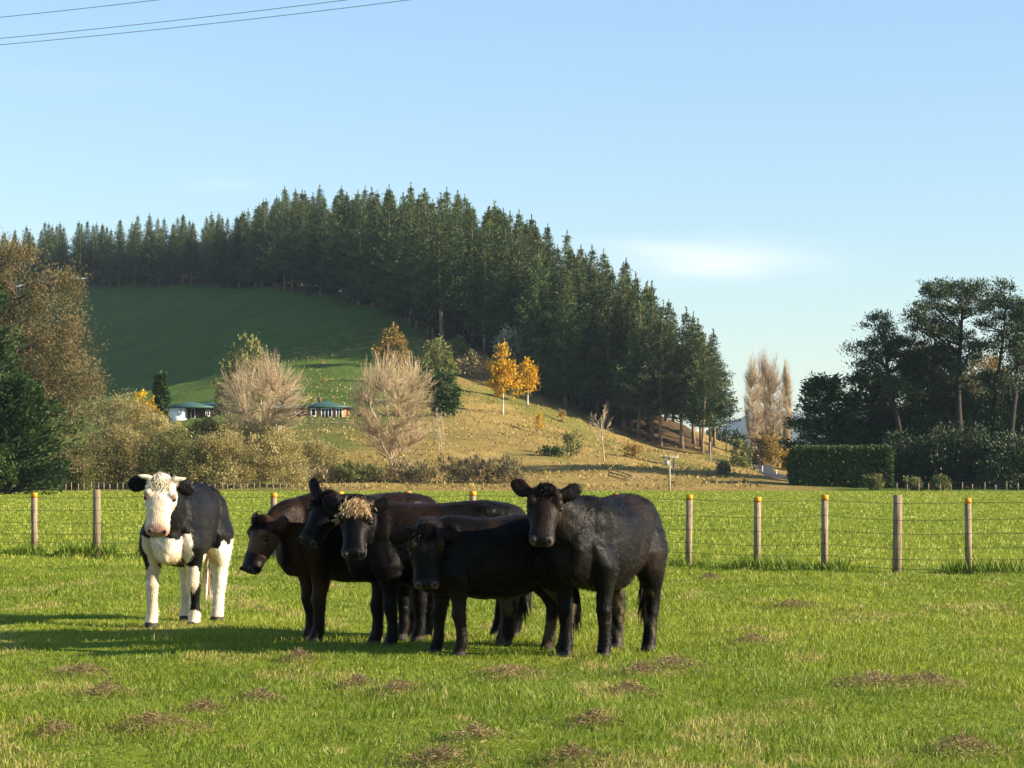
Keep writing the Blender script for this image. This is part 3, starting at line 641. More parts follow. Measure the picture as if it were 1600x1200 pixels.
# ------------------------------------------------------------------ valley gap: poplars, far trees, hedge, right-hand pines
for i, (px, Y, top, lab) in enumerate([(1177, 246, 548, 'leftmost bare Lombardy poplar beside the valley road'), (1194, 252, 540, 'tallest bare Lombardy poplar in the middle of the row'), (1210, 250, 552, 'bare Lombardy poplar right of the tallest one'), (1229, 262, 552, 'slim bare Lombardy poplar standing apart beside the hedge')]):
    b = at(px, Y); _, py = w2px(b.x, b.y, b.z); H = u(py - top, Y)
    dome_tree('lombardy_poplar', b, H * 1.0, u((16, 17, 16, 9)[i], Y), lab, 140 + i, n=300, mat='twig2', z0=0.04, mains=9, tr=0.2, twn=9, twr=0.022, twl=1.5, group='poplars by the road', p=0.4)
b = at(1230, 240); tree_lobes('yellow_shrub', b, lob((0.6, 0, 1.8, 2.0, 2, 1.8), (1.7, 0, 2.2, 1.6, 2, 1.8)), 'golden', 'golden yellow bush between the poplars and the hedge', 'bush', ncl=60, per=26, L=0.5, sig=0.3, tr=0.1, seed=150)
b = at(1180, 238); tree_lobes('willow_bush', b, lob((0.8, 0, 2.6, 2.2, 2, 2.8), (2.6, 0, 2.4, 2.0, 2, 2.6)), 'ochre', 'dull ochre undergrowth at the foot of the poplars', 'bush', ncl=80, per=30, L=0.5, sig=0.35, tr=0.1, seed=151)
b = at(1158, 232); tree_lobes('olive_bush', b, lob((0, 0, 2.0, 1.5, 1.5, 2.2)), 'olive', 'pale green bush left of the poplars above the road', 'bush', ncl=40, per=26, L=0.4, sig=0.3, tr=0.1, seed=152)
for i, (px, py, top, hw, lab) in enumerate([(1118, 704, 660, 22, 'dark distant tree in the gap below the pine wood'), (1150, 712, 668, 16, 'dark distant tree left of the poplars in the valley gap'), (1140, 716, 690, 20, 'low dark distant tree at the bottom of the valley gap'), (1215, 716, 672, 20, 'dark distant tree behind the poplars')]):
    Y = 420; b = px2w(px, py, Y * K); r = u(hw, Y); H = u(py - top, Y); b.z -= 2
    tree_lobes('distant_tree', b, lob((0, 0, H * .65, r, r, H * .4), (r * .4, 0, H * .5, r * .7, r, H * .35), (-r * .4, 0, H * .45, r * .7, r, H * .35), (0, 0, H * .2, r, r, H * .25)), 'oldpine', lab, ncl=110, per=30, L=0.9, sig=0.6, tr=0.4, seed=160 + i, hollow=0.2)
# clipped hedge: shaped body of leaves
def hedge():
    rng = np.random.default_rng(170); Y = 158; x0, x1 = (1242 - CX) / FPX * Y * K, (1392 - CX) / FPX * Y * K; zt = u(63, Y); dp = 3.0
    root = empty('clipped_hedge', ((x0 + x1) / 2, Y * K, 0)); tag(root, 'tall clipped dark green hedge in front of the macrocarpas', 'hedge')
    hw = (x1 - x0) / 2; n = 16000; f = rng.random(n); C = np.empty((n, 3)); D = np.empty((n, 3))
    xx = rng.uniform(-hw, hw, n); yy = rng.uniform(0, dp, n); zz = rng.uniform(0, zt, n)
    fr = f < 0.5; tp = (f >= 0.5) & (f < 0.8); en = f >= 0.8
    C[:] = np.stack([xx, yy, zz], 1); D[:] = rng.normal(0, 0.5, (n, 3))
    C[fr, 1] = rng.normal(0, 0.1, fr.sum()); D[fr] += (0, -0.7, 0.7)
    hgt = zt + (fbm(xx / 2.0, yy, 5) - 0.5) * 0.5
    C[tp, 2] = hgt[tp] + rng.normal(0, 0.08, tp.sum()); D[tp] += (0, 0, 1.4)
    C[en, 0] = np.where(rng.random(en.sum()) < 0.6, -hw, hw) + rng.normal(0, 0.1, en.sum()); D[en, 0] += np.sign(C[en, 0])
    L = rng.uniform(0.25, 0.5, n)
    crown(rng, C, D, L, L * 0.25, 'leaves', M['hedge'], root, np.clip(rng.normal(0.45, 0.2, n) + 0.25 * tp, 0, 1))
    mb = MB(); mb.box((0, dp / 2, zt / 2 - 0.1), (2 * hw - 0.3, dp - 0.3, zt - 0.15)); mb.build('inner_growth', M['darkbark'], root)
hedge()
macro('macrocarpa_tree', at(1290, 172), u(166, 172), u(76, 172), 'dark spreading macrocarpa behind the left end of the hedge', 180, per=30, step=0.5, point=0.36)
macro('macrocarpa_tree', at(1362, 174), u(176, 174), u(66, 174), 'dark macrocarpa behind the right end of the hedge', 181, per=30, step=0.5, point=0.36)
def oldpine(px, Y, top, clumps, label, seed, tr=0.42):
    """old pine: leaning bare stem, heavy limbs, separate tufts of needles; clumps in photo pixels"""
    rng = np.random.default_rng(seed); b = at(px, Y); root = empty('old_pine_tree', b); tag(root, label, 'pine tree', 'old pines beside the field')
    H = u(765 - top, Y); pts = []; rad = []
    lean = u(clumps[0][0] - px, Y)
    for i in range(10):
        t = i / 9; pts.append(np.array([lean * t ** 1.5 + 0.25 * math.sin(t * 7 + seed), 0.2 * math.sin(t * 5 + seed), -0.3 + t * H * 0.94])); rad.append(tr * (1 - 0.85 * t) + 0.04)
    tm = MB(); tm.tube(pts, rad, 7); P = np.array(pts); C = []; D = []; L = []; T = []
    for (cx, cy, rx, ry) in clumps:
        c = np.array([u(cx - px, Y), rng.normal(0, 1.6), u(765 - cy, Y)]); r = np.array([u(rx, Y), u(rx, Y) * 0.9, u(ry, Y)]) * 1.14
        hz = np.clip(c[2] - np.abs(c[0]) * 0.35 - r[2], 0.15 * H, 0.9 * H); s0 = np.array([np.interp(hz, P[:, 2], P[:, 0]), np.interp(hz, P[:, 2], P[:, 1]), hz])
        k = max(7, int(r[0] * r[2] * 6.0))
        for j in range(k):
            d = unit(rng.normal(size=3)); q = c + d * r * (0.35 + 0.65 * rng.random() ** 0.5); q[2] -= 0.12 * abs(q[0] - c[0])
            if j % 3 == 0: tm.tube([s0, (s0 + q) / 2 + np.array([0, 0, -0.03 * np.linalg.norm(q - s0)]), q], [0.12, 0.075, 0.03], 4)
            m = 110; sg = rng.uniform(0.32, 0.6)
            C.append(q + rng.normal(size=(m, 3)) * sg * np.array([1.15, 1.15, 0.6])); D.append(d * 0.6 + np.array([0, 0, 0.6]) + rng.normal(0, 0.6, (m, 3))); L.append(rng.uniform(0.25, 0.5, m)); T.append(np.clip(rng.normal(0.45, 0.15) + rng.normal(0, 0.12, m), 0, 1))
    tm.build('trunk', M['darkbark'], root, True); L = np.concatenate(L)
    crown(rng, np.concatenate(C), np.concatenate(D), L, L * 0.15, 'crown', M['oldpine'], root, np.concatenate(T)); return root
oldpine(1412, 168, 490, [(1378, 505, 22, 14), (1392, 530, 34, 12), (1352, 545, 34, 8), (1410, 545, 22, 16), (1400, 565, 34, 14), (1368, 572, 30, 7), (1420, 590, 34, 20), (1396, 605, 22, 12), (1345, 590, 12, 5), (1430, 560, 16, 14)], 'leaning old pine with long boughs reaching left over the macrocarpas', 201)
oldpine(1500, 166, 436, [(1502, 446, 26, 12), (1470, 455, 30, 14), (1528, 452, 22, 14), (1440, 490, 26, 12), (1470, 488, 30, 14), (1515, 480, 24, 12), (1450, 518, 26, 14), (1490, 520, 34, 14), (1465, 550, 34, 18), (1505, 560, 24, 22), (1440, 570, 20, 16), (1520, 545, 14, 10), (1480, 600, 22, 14)], 'tallest old pine with flat topped crown and bare dark stem', 202, 0.5)
oldpine(1548, 170, 442, [(1572, 452, 20, 16), (1560, 478, 22, 12), (1590, 476, 18, 12), (1552, 500, 16, 10), (1570, 530, 18, 10), (1540, 590, 26, 12)], 'slim old pine leaning right with a small tufted crown', 203, 0.36)
oldpine(1580, 164, 470, [(1592, 480, 16, 14), (1605, 500, 22, 18), (1580, 520, 18, 12), (1600, 545, 24, 16), (1575, 600, 20, 12), (1620, 520, 24, 40)], 'old pine at the right edge of the picture with a dark straight stem', 204, 0.45)
oldpine(1650, 168, 450, [(1650, 460, 30, 20), (1640, 500, 36, 24), (1665, 550, 40, 30), (1640, 600, 36, 26), (1660, 650, 40, 40)], 'old pine mostly cut off by the right edge', 205)
for i, (px, Y, cy, rx, ry, mt, lab) in enumerate([(1420, 172, 655, 52, 56, 'oldpine', 'dark dense tree filling the gap right of the hedge'), (1480, 170, 640, 48, 56, 'oldpine', 'dark dense tree below the tallest old pine'), (1500, 161, 716, 62, 50, 'oldpine', 'dark understorey bush in the middle of the old pines'), (1420, 162, 726, 52, 42, 'oldpine', 'dark understorey bush right of the hedge'), (1570, 170, 672, 56, 66, 'oldpine', 'dark dense tree low at the right edge'), (1590, 159, 722, 54, 44, 'oldpine', 'dark understorey bush at the right edge of the field'), (1540, 196, 600, 40, 60, 'ochre', 'yellowish tree glowing behind the old pine stems'), (1445, 196, 585, 30, 50, 'scrub', 'pale brown thicket behind the old pine stems'), (1590, 176, 610, 50, 90, 'oldpine', 'dark upper tree behind the old pine at the right edge'), (1535, 174, 640, 44, 60, 'oldpine', 'dark tree between the tallest and the slim old pine'), (1460, 178, 600, 46, 60, 'oldpine', 'dark tree behind the leaning and the tallest old pine'), (1640, 180, 640, 50, 90, 'oldpine', 'dark tree beyond the right edge of the picture'), (1660, 168, 720, 50, 45, 'macro', 'dark bush beyond the right edge of the picture')]):  # front understorey bushes take the darker needle colour in place of tree shade
    b = at(px, Y); r = u(rx, Y); z = u(765 - cy, Y); rz = u(ry, Y)
    tree_lobes('understorey_tree', b, lob((0, 0, z, r, r * .7, rz), (-r * .5, -.6, z - rz * .4, r * .6, r * .6, rz * .7), (r * .5, -.6, z - rz * .3, r * .6, r * .6, rz * .7), (0, -.8, z * .45, r * .8, r * .6, z * .42)), mt, lab, ncl=260, per=64, L=0.4, Wr=0.2, sig=0.5, tr=0.25, bark='darkbark', seed=220 + i, hollow=0.2)
for i, (px, hw, h, lab) in enumerate([(1362, 15, 26, 'small light green bush at the foot of the hedge'), (1468, 16, 24, 'small grey green bush in front of the dark pines'), (1428, 12, 16, 'lowest grey green bush right of the hedge')]):
    Y = 153; b = at(px, Y); r = u(hw, Y); H = u(h, Y)
    tree_lobes('field_edge_bush', b, lob((0, 0, H * .55, r * .8, r * .8, H * .4), (r * .4, -.1, H * .35, r * .5, r * .5, H * .35)), 'olive', lab, 'bush', ncl=50, per=26, L=0.28, sig=0.2, tr=0.06, seed=240 + i, hollow=0.2)
print('plants', time.time() - T0)

# ------------------------------------------------------------------ the house on its terrace
def hip_roof(mb, x0, x1, y0, y1, z, h, ov=0.6, t=0.22):
    x0 -= ov; x1 += ov; y0 -= ov; y1 += ov; d = (y1 - y0) / 2; ym = (y0 + y1) / 2
    if x1 - x0 < 2 * d: d = (x1 - x0) / 2 - 0.01
    V = [(x0, y0, z), (x1, y0, z), (x1, y1, z), (x0, y1, z), (x0 + d, ym, z + h), (x1 - d, ym, z + h), (x0, y0, z - t), (x1, y0, z - t), (x1, y1, z - t), (x0, y1, z - t)]
    mb.add(V, [(0, 1, 5, 4), (2, 3, 4, 5), (6, 7, 1, 0), (7, 8, 2, 1), (8, 9, 3, 2), (9, 6, 0, 3), (9, 8, 7, 6)], [(1, 2, 5), (3, 0, 4)])
def house():
    Y = 214; yk = Y * K; zb = gz1((400 - CX) / FPX * yk, yk) - 0.2
    X = lambda p: (p - CX) / FPX * yk
    zf = px2w(400, 657, yk).z; root = empty('house', (X(400), yk, zf)); tag(root, 'long low house with green roof, white end wall and brick walls behind the bare trees', 'house')
    ox = X(400); hgt = u(21, Y); g = lambda p: X(p) - ox
    def wall(n, p0, p1, y0, y1, mat): mb = MB(); mb.box(((g(p0) + g(p1)) / 2, (y0 + y1) / 2, hgt / 2 - 1.0), (g(p1) - g(p0), y1 - y0, hgt + 2.0)); return mb.build(n, M[mat], root)
    wall('wall', 268, 291, -2, 8, 'white'); wall('wall', 291.1, 480, 1.0, 9, 'dbrick'); wall('wall', 480.1, 541, -2.4, 8, 'brick')
    for (p0, p1, y0, y1, h) in ((263, 330, -2, 8, u(9, Y)), (286, 486, 1.0, 9, u(8.5, Y)), (470, 545, -2.4, 8, u(10, Y))):
        mb = MB(); hip_roof(mb, g(p0), g(p1), y0, y1, hgt + 0.05, h, 0.35); r_ = mb.build('roof', M['roof'], root)
    mb = MB(); mb.box((g(497), 3, hgt + u(11, Y)), (0.5, 0.5, 1.0)); mb.build('chimney', M['dbrick'], r_)
    def win(p0, p1, z0, z1, yf, mul=1):
        mb = MB(); x0, x1 = g(p0), g(p1); e = 0.12; zc = (z0 + z1) / 2
        for bx in (((x0 + x1) / 2, z0, x1 - x0 + e, e), ((x0 + x1) / 2, z1, x1 - x0 + e, e), (x0, zc, e, z1 - z0 - e), (x1, zc, e, z1 - z0 - e)) + tuple(((x0 + (x1 - x0) * q / (mul + 1)), zc, 0.08, z1 - z0 - e) for q in range(1, mul + 1)):
            mb.box((bx[0], yf - 0.05, bx[1]), (bx[2], 0.12, bx[3]))
        w_ = mb.build('window', M['white'], root)
        mb = MB(); mb.box(((x0 + x1) / 2, yf - 0.012, zc), (x1 - x0 - e, 0.02, z1 - z0 - e)); mb.build('pane', M['glass'], w_)
    win(283, 288, 0.9, 1.7, -2); win(297, 303, 0.3, 1.75, 1.0, 0); win(320, 326, 0.7, 1.6, 1.0); win(345, 356, 0.7, 1.6, 1.0); win(430, 442, 0.5, 1.6, 1.0); win(456, 468, 0.5, 1.6, 1.0)
    win(504, 520, 0.35, 1.75, -2.4, 2); win(527, 536, 0.35, 1.75, -2.4, 1); win(488, 495, 0.6, 1.7, -2.4, 0)
    mb = MB(); mb.box((g(508), -3.6, -0.45), (g(545) - g(476), 0.3, 0.9)); mb.build('terrace_wall', M['white'], root)
    mb = MB(); mb.box((g(312), -0.6, -0.35), (g(322) - g(303), 0.3, 0.8)); mb.build('terrace_wall', M['white'], root)
house()
# post and rail fence below the terrace
fr = empty('rail_fence', at(515, 206)); tag(fr, 'pale two rail fence below the brick end of the house', 'fence')
fb = at(515, 206); xs_ = [(p - 515) / FPX * 206 * K for p in range(480, 556, 8)]
zg = [gz1(fb.x + x, fb.y) - fb.z for x in xs_]
for x, z in zip(xs_, zg):
    mb = MB(); mb.box((x, 0, z + 0.5), (0.12, 0.12, 1.2)); mb.build('post', M['batten'], fr)
for hh in (0.55, 0.95):
    mb = MB(); mb.tube([(x, -0.08, z + hh) for x, z in zip(xs_, zg)], 0.06, 5); mb.build('rail', M['batten'], fr)

# ------------------------------------------------------------------ power poles and overhead cables
def power_pole(px, py, top, label, arm=True, box=False):
    b = hit(px, py) if py < 764 else at(px, 150.5); Y = b.y / K; H = u(py - top, Y); r = empty('power_pole', b); tag(r, label, 'power pole')
    mb = MB(); mb.tube([(0, 0, -0.4), (0, 0, H * .5), (0, 0, H)], [0.13, 0.11, 0.085], 8); mb.build('pole', M['pole'], r)
    if arm:
        mb = MB(); mb.box((0, -0.14, H - 0.25), (1.9, 0.1, 0.12)); a_ = mb.build('crossarm', M['pole'], r)
        for q in (-0.85, -0.4, 0.4, 0.85):
            mb = MB(); mb.tube([(q, -0.14, H - 0.19), (q, -0.14, H - 0.02)], [0.05, 0.035], 6); mb.build('insulator', M['mark'], a_)
    if box:
        mb = MB(); mb.tube([(-0.3, -0.22, H * .70), (-0.3, -0.22, H * .84)], [0.24, 0.24], 10); mb.build('transformer', M['tin'], r)
    return r
power_pole(1046, 768, 712, 'nearer power pole with crossarm and transformer at the foot of the slope', True, True)
power_pole(1053, 742, 709, 'thin plain pole just behind the pole with the transformer', False)
power_pole(1135, 704, 671, 'thin pole on the skyline in the valley gap', False)
power_pole(1110, 722, 690, 'short weathered pole on the cut bank', False)
for px, Y, lab in ((1213, 212, 'white marker post beyond the valley road'), (1191, 219, 'white marker post left of the other one by the road')):
    b = at(px, Y); r = empty('marker_post', b); tag(r, lab, 'marker post'); mb = MB(); mb.box((0, 0, 0.55), (0.14, 0.09, 1.3)); mb.build('post', M['mark'], r)
    mb = MB(); mb.box((0, -0.05, 0.95), (0.09, 0.012, 0.16)); mb.build('reflector', M['tin'], r)
for a, b_, lab in (((0, 27), (245, 0), 'uppermost short overhead cable in the sky corner'), ((0, 60), (540, 0), 'middle overhead cable crossing the sky corner'), ((0, 70), (638, 0), 'lowest and longest overhead cable in the sky corner')):
    h = 7.4; d0 = h / (math.tan(math.atan((HOR - a[1]) / FPX))); d1 = h / (math.tan(math.atan((HOR - b_[1]) / FPX)))
    p0 = px2w(a[0], a[1], d0); p1 = px2w(b_[0], b_[1], d1); dv = p1 - p0; mb = MB()
    pts = [p0 + dv * t + Vector((0, 0, 0.002 * (t * dv.length) * (t * dv.length - dv.length))) for t in np.linspace(-7, 5, 80)]
    mb.tube(pts, 0.0055, 5); tag(mb.build('overhead_cable', M['cable']), lab, 'cable')
# old hurdle leaning on the slope
b = hit(975, 752); r = empty('wooden_hurdle', b); r.rotation_euler = (0.5, 0.25, 0.2); tag(r, 'old wooden hurdle tipped over on the dry slope', 'hurdle')
for z in (0.15, 0.55, 0.95): mb = MB(); mb.box((0, 0, z), (4.0, 0.07, 0.13)); mb.build('rail', M['post'], r)
for x in (-1.9, 0, 1.9): mb = MB(); mb.box((x, 0.09, 0.55), (0.12, 0.1, 1.2)); mb.build('stile', M['post'], r)

# ------------------------------------------------------------------ fences
LF0, LF1 = Vector(((100 - CX) / FPX * 46.3, 46.3, 0)), Vector(((1400 - CX) / FPX * 38.2, 38.2, 0))
def fence_pt(px):
    m = (px - CX) / FPX; dx, dy = LF1.x - LF0.x, LF1.y - LF0.y; t = (m * LF0.y - LF0.x) / (dx - m * dy)
    p = LF0 + (LF1 - LF0) * t; p.z = gz1(p.x, p.y); return p
posts = [-440, -340, -240, -140, -45, 55, 152, 243, 336, 430, 532, 636, 737, 850, 962, 1075, 1182, 1287, 1400, 1512, 1625, 1740, 1860]
fe = empty('wire_fence', (0, 0, 0)); tag(fe, 'wire stock fence with wooden posts behind the cattle', 'fence')
rg = random.Random(5); W = [[] for _ in range(6)]
for p in posts:
    q = fence_pt(p); big = p in (152, 1400, -240); H = 1.25 if big else 1.19; ang = math.atan2(LF1.y - LF0.y, LF1.x - LF0.x) + rg.uniform(-0.1, 0.1)
    mb = MB(); tx, ty = rg.uniform(-.02, .02), rg.uniform(-.015, .015)
    if big:
        mb.tube([(0, 0, -0.1), (tx, ty, 0.6), (2 * tx, 2 * ty, H)], [0.076, 0.073, 0.07], 12); d = 0.1
    else:
        mb.box((0, 0, H / 2 - 0.05), (0.086, 0.084, H + 0.1), ang); d = 0.06
    po = mb.build('post', M['post' if big else 'batten'], fe); po.location = q; po.rotation_euler = (ty, tx, 0)
    if not big:
        mb = MB(); mb.box((0, 0, H - 0.045), (0.091, 0.089, 0.085), ang); c_ = mb.build('paint_band', M['yellow'], po)
    for i, h in enumerate((1.11, 0.85, 0.63, 0.41, 0.24, 0.09)): W[i].append(q + Vector((0, -d, h + rg.uniform(-.012, .012))))
for wv in W:
    pts = []
    for a, b in zip(wv[:-1], wv[1:]):
        for i in range(4): t = i / 4; pts.append(a.lerp(b, t) + Vector((0, 0, -0.03 * t * (1 - t))))
    mb = MB(); mb.tube(pts + [wv[-1]], 0.0034, 4); mb.build('wire', M['wire'], fe)
def far_fence(p0, p1, Y, n, lab):
    root = empty('boundary_fence', at((p0 + p1) / 2, Y)); tag(root, lab, 'fence'); o = root.location; tops = []
    for i in range(n):
        q = at(p0 + (p1 - p0) * i / (n - 1) + rg.uniform(-1.5, 1.5), Y); h = rg.uniform(0.7, 1.0)
        mb = MB(); mb.box((q.x - o.x, 0, q.z - o.z + h / 2 - .1), (0.10, 0.09, h + .2)); mb.build('post', M['batten'], root); tops.append((q.x - o.x, -0.1, q.z - o.z))
    for h in (0.4, 0.95): mb = MB(); mb.tube([(a, b, c + h) for a, b, c in tops], 0.012, 3); mb.build('wire', M['wire'], root)
far_fence(-20, 560, 147, 58, 'far boundary fence of small pale posts below the willow thicket')
far_fence(1400, 1640, 148, 15, 'far boundary fence of small posts in front of the old pines')
far_fence(620, 900, 196, 14, 'line of small posts crossing the dry slope')
print('fences', time.time() - T0)

# ------------------------------------------------------------------ cattle
def coat_mat(name, rough=0.5, sheen=0.02):
    m, t, p, o = newmat(name)
    a = N(t, 'ShaderNodeAttribute', attribute_name='coat'); tcn = N(t, 'ShaderNodeTexCoord')
    mp = N(t, 'ShaderNodeMapping'); mp.inputs['Scale'].default_value = (28, 90, 22); t.links.new(tcn.outputs['Object'], mp.inputs[0])
    n = N(t, 'ShaderNodeTexNoise'); n.inputs['Scale'].default_value = 1.0; n.inputs['Detail'].default_value = 5; t.links.new(mp.outputs[0], n.inputs['Vector'])
    n2 = N(t, 'ShaderNodeTexNoise'); n2.inputs['Scale'].default_value = 5.0; n2.inputs['Detail'].default_value = 4; t.links.new(tcn.outputs['Object'], n2.inputs['Vector'])
    mr = N(t, 'ShaderNodeMapRange'); mr.inputs[1].default_value = 0.3; mr.inputs[2].default_value = 0.7; mr.inputs[3].default_value = 0.72; mr.inputs[4].default_value = 1.25; t.links.new(n2.outputs[0], mr.inputs[0])
    h = N(t, 'ShaderNodeHueSaturation'); t.links.new(a.outputs['Color'], h.inputs['Color']); t.links.new(mr.outputs[0], h.inputs['Value']); t.links.new(h.outputs[0], p.inputs['Base Color'])
    b = N(t, 'ShaderNodeBump'); b.inputs['Strength'].default_value = 0.5; b.inputs['Distance'].default_value = 0.009
    t.links.new(n.outputs[0], b.inputs['Height']); t.links.new(b.outputs[0], p.inputs['Normal'])
    rr = N(t, 'ShaderNodeMapRange'); rr.inputs[3].default_value = rough - 0.1; rr.inputs[4].default_value = rough + 0.15; t.links.new(n2.outputs[0], rr.inputs[0]); t.links.new(rr.outputs[0], p.inputs['Roughness'])
    p.inputs['Specular IOR Level'].default_value = 0.12; p.inputs['Sheen Weight'].default_value = sheen; p.inputs['Sheen Roughness'].default_value = 0.4; p.inputs['Sheen Tint'].default_value = (0.75, 0.5, 0.32, 1)
    return m
M['coat'] = coat_mat('cattle_coat')
M['eye'] = plain('eye', (0.006, 0.005, 0.004), 0.2, 0.1, spec=0.4)
M['nostril'] = plain('nostril', (0.012, 0.008, 0.008), 0.6, 0.1)
M['horn'] = plain('horn', (0.62, 0.55, 0.42), 0.45, 0.15, 20)
FRONT = [(.44, .10, 1.08, .17, .08), (.43, .165, .90, .18, .10), (.41, .195, .74, .145, .10), (.39, .19, .62, .105, .085), (.385, .182, .52, .080, .070), (.392, .18, .44, .070, .064), (.40, .18, .39, .073, .068), (.393, .18, .33, .062, .058), (.386, .18, .24, .052, .050), (.386, .18, .16, .056, .054), (.395, .18, .105, .062, .058), (.408, .18, .07, .062, .058), (.418, .18, .05, .068, .062), (.424, .18, 0, .074, .066)]
HIND = [(-.56, .10, 1.18, .20, .10), (-.57, .16, 1.0, .24, .13), (-.56, .185, .84, .225, .135), (-.555, .19, .70, .18, .125), (-.595, .188, .60, .135, .10), (-.645, .18, .52, .102, .076), (-.685, .175, .455, .090, .066), (-.685, .172, .39, .074, .062), (-.668, .17, .29, .060, .056), (-.652, .17, .18, .060, .058), (-.64, .17, .11, .066, .06), (-.62, .17, .06, .070, .062), (-.612, .17, 0, .076, .068)]
TORSO = [(-.815, 1.21, 1.00, .08), (-.79, 1.25, .88, .16), (-.73, 1.285, .77, .225), (-.62, 1.315, .69, .265), (-.46, 1.33, .635, .29), (-.28, 1.315, .585, .305), (-.05, 1.295, .545, .33), (.15, 1.295, .53, .33), (.30, 1.315, .535, .295), (.42, 1.32, .545, .255), (.54, 1.29, .56, .22), (.64, 1.21, .60, .18), (.715, 1.08, .66, .13), (.74, .98, .74, .08)]
HEAD = [(-.05, -.055, .07, .05), (-.03, -.05, .10, .085), (.03, -.05, .118, .112), (.10, -.060, .124, .130), (.17, -.068, .124, .136), (.24, -.068, .110, .122), (.32, -.064, .096, .104), (.39, -.060, .092, .090), (.44, -.058, .099, .086), (.48, -.060, .100, .079), (.51, -.064, .085, .062), (.525, -.066, .060, .040)]
def cow(name, label, cat, front_px, front_d, F, s, poll, udir, wdir, hs=1.0, feet=None, style='black', horns=False, ear=(0.0, 0.0), seed=0, hair=26000, fat=0.88, tuft=False, tail=True, hwd=1.15, lift=0.02):
    rng = np.random.default_rng(900 + seed)
    F = Vector((F[0], F[1], 0)).normalized(); fx = (front_px - CX) / FPX * front_d
    org = Vector((fx, front_d, 0)) - F * 0.40 * s; org.z = gz1(org.x, org.y) - 0.015
    rz = math.atan2(F.y, F.x); root = empty(name, org, rz); tag(root, label, cat, 'cattle standing in the pasture')
    Mi = (Matrix.Translation(org) @ Matrix.Rotation(rz, 4, 'Z')).inverted(); Ri = Matrix.Rotation(-rz, 3, 'Z')
    pw = px2w(*poll); P = np.array(Mi @ pw); U = np.array(Ri @ Vector(udir).normalized()); Wd = np.array(Ri @ Vector(wdir)); Wd -= U * (Wd @ U); Wd /= np.linalg.norm(Wd); Vd = np.cross(Wd, U)
    HU = 0.93; hl = lambda a, b, c: P + (U * a * HU + Vd * b + Wd * c) * hs
    mb = MB(); Z = np.array
    mb.loft([(Z((x, 0, (t + b + lift) / 2)) * s, Z((0, w_ * s * fat, 0)), Z((0, 0, (t - b - lift) / 2 * s))) for x, t, b, w_ in TORSO], 22, 2.35)
    # hip bones, shoulder, brisket
    for c, r in (((-.50, .15 * fat, 1.21), (.14, .09, .08)), ((-.50, -.15 * fat, 1.21), (.14, .09, .08)), ((.40, .15 * fat, .98), (.19, .12, .28)), ((.40, -.15 * fat, .98), (.19, .12, .28)), ((.60, 0, .70 + lift), (.12, .075, .13)), ((-.58, .14, 1.0), (.2, .13, .24)), ((-.58, -.14, 1.0), (.2, .13, .24)), ((-.05, 0, .62 + lift), (.42, .22 * fat, .12))):
        mb.ball(Z(c) * s, Z(r) * s, 12, 8)
    ft = feet or {}
    for nm, ch in (('fl', FRONT), ('fr', FRONT), ('hl', HIND), ('hr', HIND)):
        sg = 1 if nm[1] == 'l' else -1; dx, dy = ft.get(nm, (0, 0)); rings = []
        for x, y, z, rx, ry in ch:
            k = float(1 - sstep(0.05, 0.95, z)); rings.append((Z((x + dx * k, sg * y * (fat if z > .9 else 1) + dy * k, z)) * s, Z((rx, 0, 0)) * s * (1.08 if z > .7 else .98), Z((0, ry, 0)) * s * (1.08 if z > .7 else .98)))
        mb.loft(rings, 14)
    # neck
    p0 = Z((.36, 0, .99)) * s; p1 = p0 + Z((.28, 0, .10)) * s; p3 = hl(.09, 0, -.085); p2 = p3 + ((p1 - p3) * 0.35 + Z((0, 0, 0.05)) - U * 0.10 * hs); rings = []
    for i in range(11):
        t = i / 10; B = p0 * (1 - t) ** 3 + 3 * p1 * t * (1 - t) ** 2 + 3 * p2 * t * t * (1 - t) + p3 * t ** 3
        T = 3 * (p1 - p0) * (1 - t) ** 2 + 6 * (p2 - p1) * t * (1 - t) + 3 * (p3 - p2) * t * t; T /= np.linalg.norm(T)
        sd = np.cross((0, 0, 1.0), T); sd /= (np.linalg.norm(sd) + 1e-6); up = np.cross(T, sd)
        hh = np.interp(t, [0, .3, .7, 1], [.30, .255, .165, .115]) * (s * (1 - t) + hs * t); hw = np.interp(t, [0, .3, .7, 1], [.20, .165, .115, .095]) * (s * (1 - t) + hs * t)
        rings.append((B - up * hh * 0.12, sd * hw, up * hh))
    mb.loft(rings, 16)
    mb.loft([(hl(a, 0, c), Vd * hw * hwd * hs, Wd * hh * hs) for a, c, hw, hh in HEAD], 18, 2.25)
    for sg in (1, -1):
        mb.ball(hl(.135, sg * .096 * hwd, .026), .050 * hs, 8, 6); mb.ball(hl(.225, sg * .094 * hwd, -.035), .034 * hs, 8, 6)                     # brow
        mb.ball(hl(.20, sg * .055, -.12), .062 * hs, 8, 6)                      # jaw
        mb.ball(hl(.488, sg * .058 * hwd, -.030), .036 * hs, 8, 6)                     # nostril wing
        er, ef = ear; rings = []
        for t, wd, th in ((0, .026, .026), (.18, .05, .026), (.42, .078, .021), (.68, .078, .018), (.88, .05, .017), (1.0, .016, .014)):
            c = hl(.015 - er * t * .2 - .03 * t, sg * (.095 * hwd + .20 * t), -.03 + ef * .2 * t - .02 * t * t)
            rings.append((c, U * wd * hs - Wd * wd * 0.35 * hs, Wd * th * hs + U * th * .3 * hs))
        mb.loft(rings, 12)
    mb.loft([(hl(a_, 0, c_), Vd * w_ * hs, Wd * h_ * hs) for a_, c_, w_, h_ in ((-.07, .0, .03, .03), (-.045, .012, .075, .05), (0, .015, .09, .06), (.05, .01, .08, .055), (.09, .0, .04, .03))], 12)
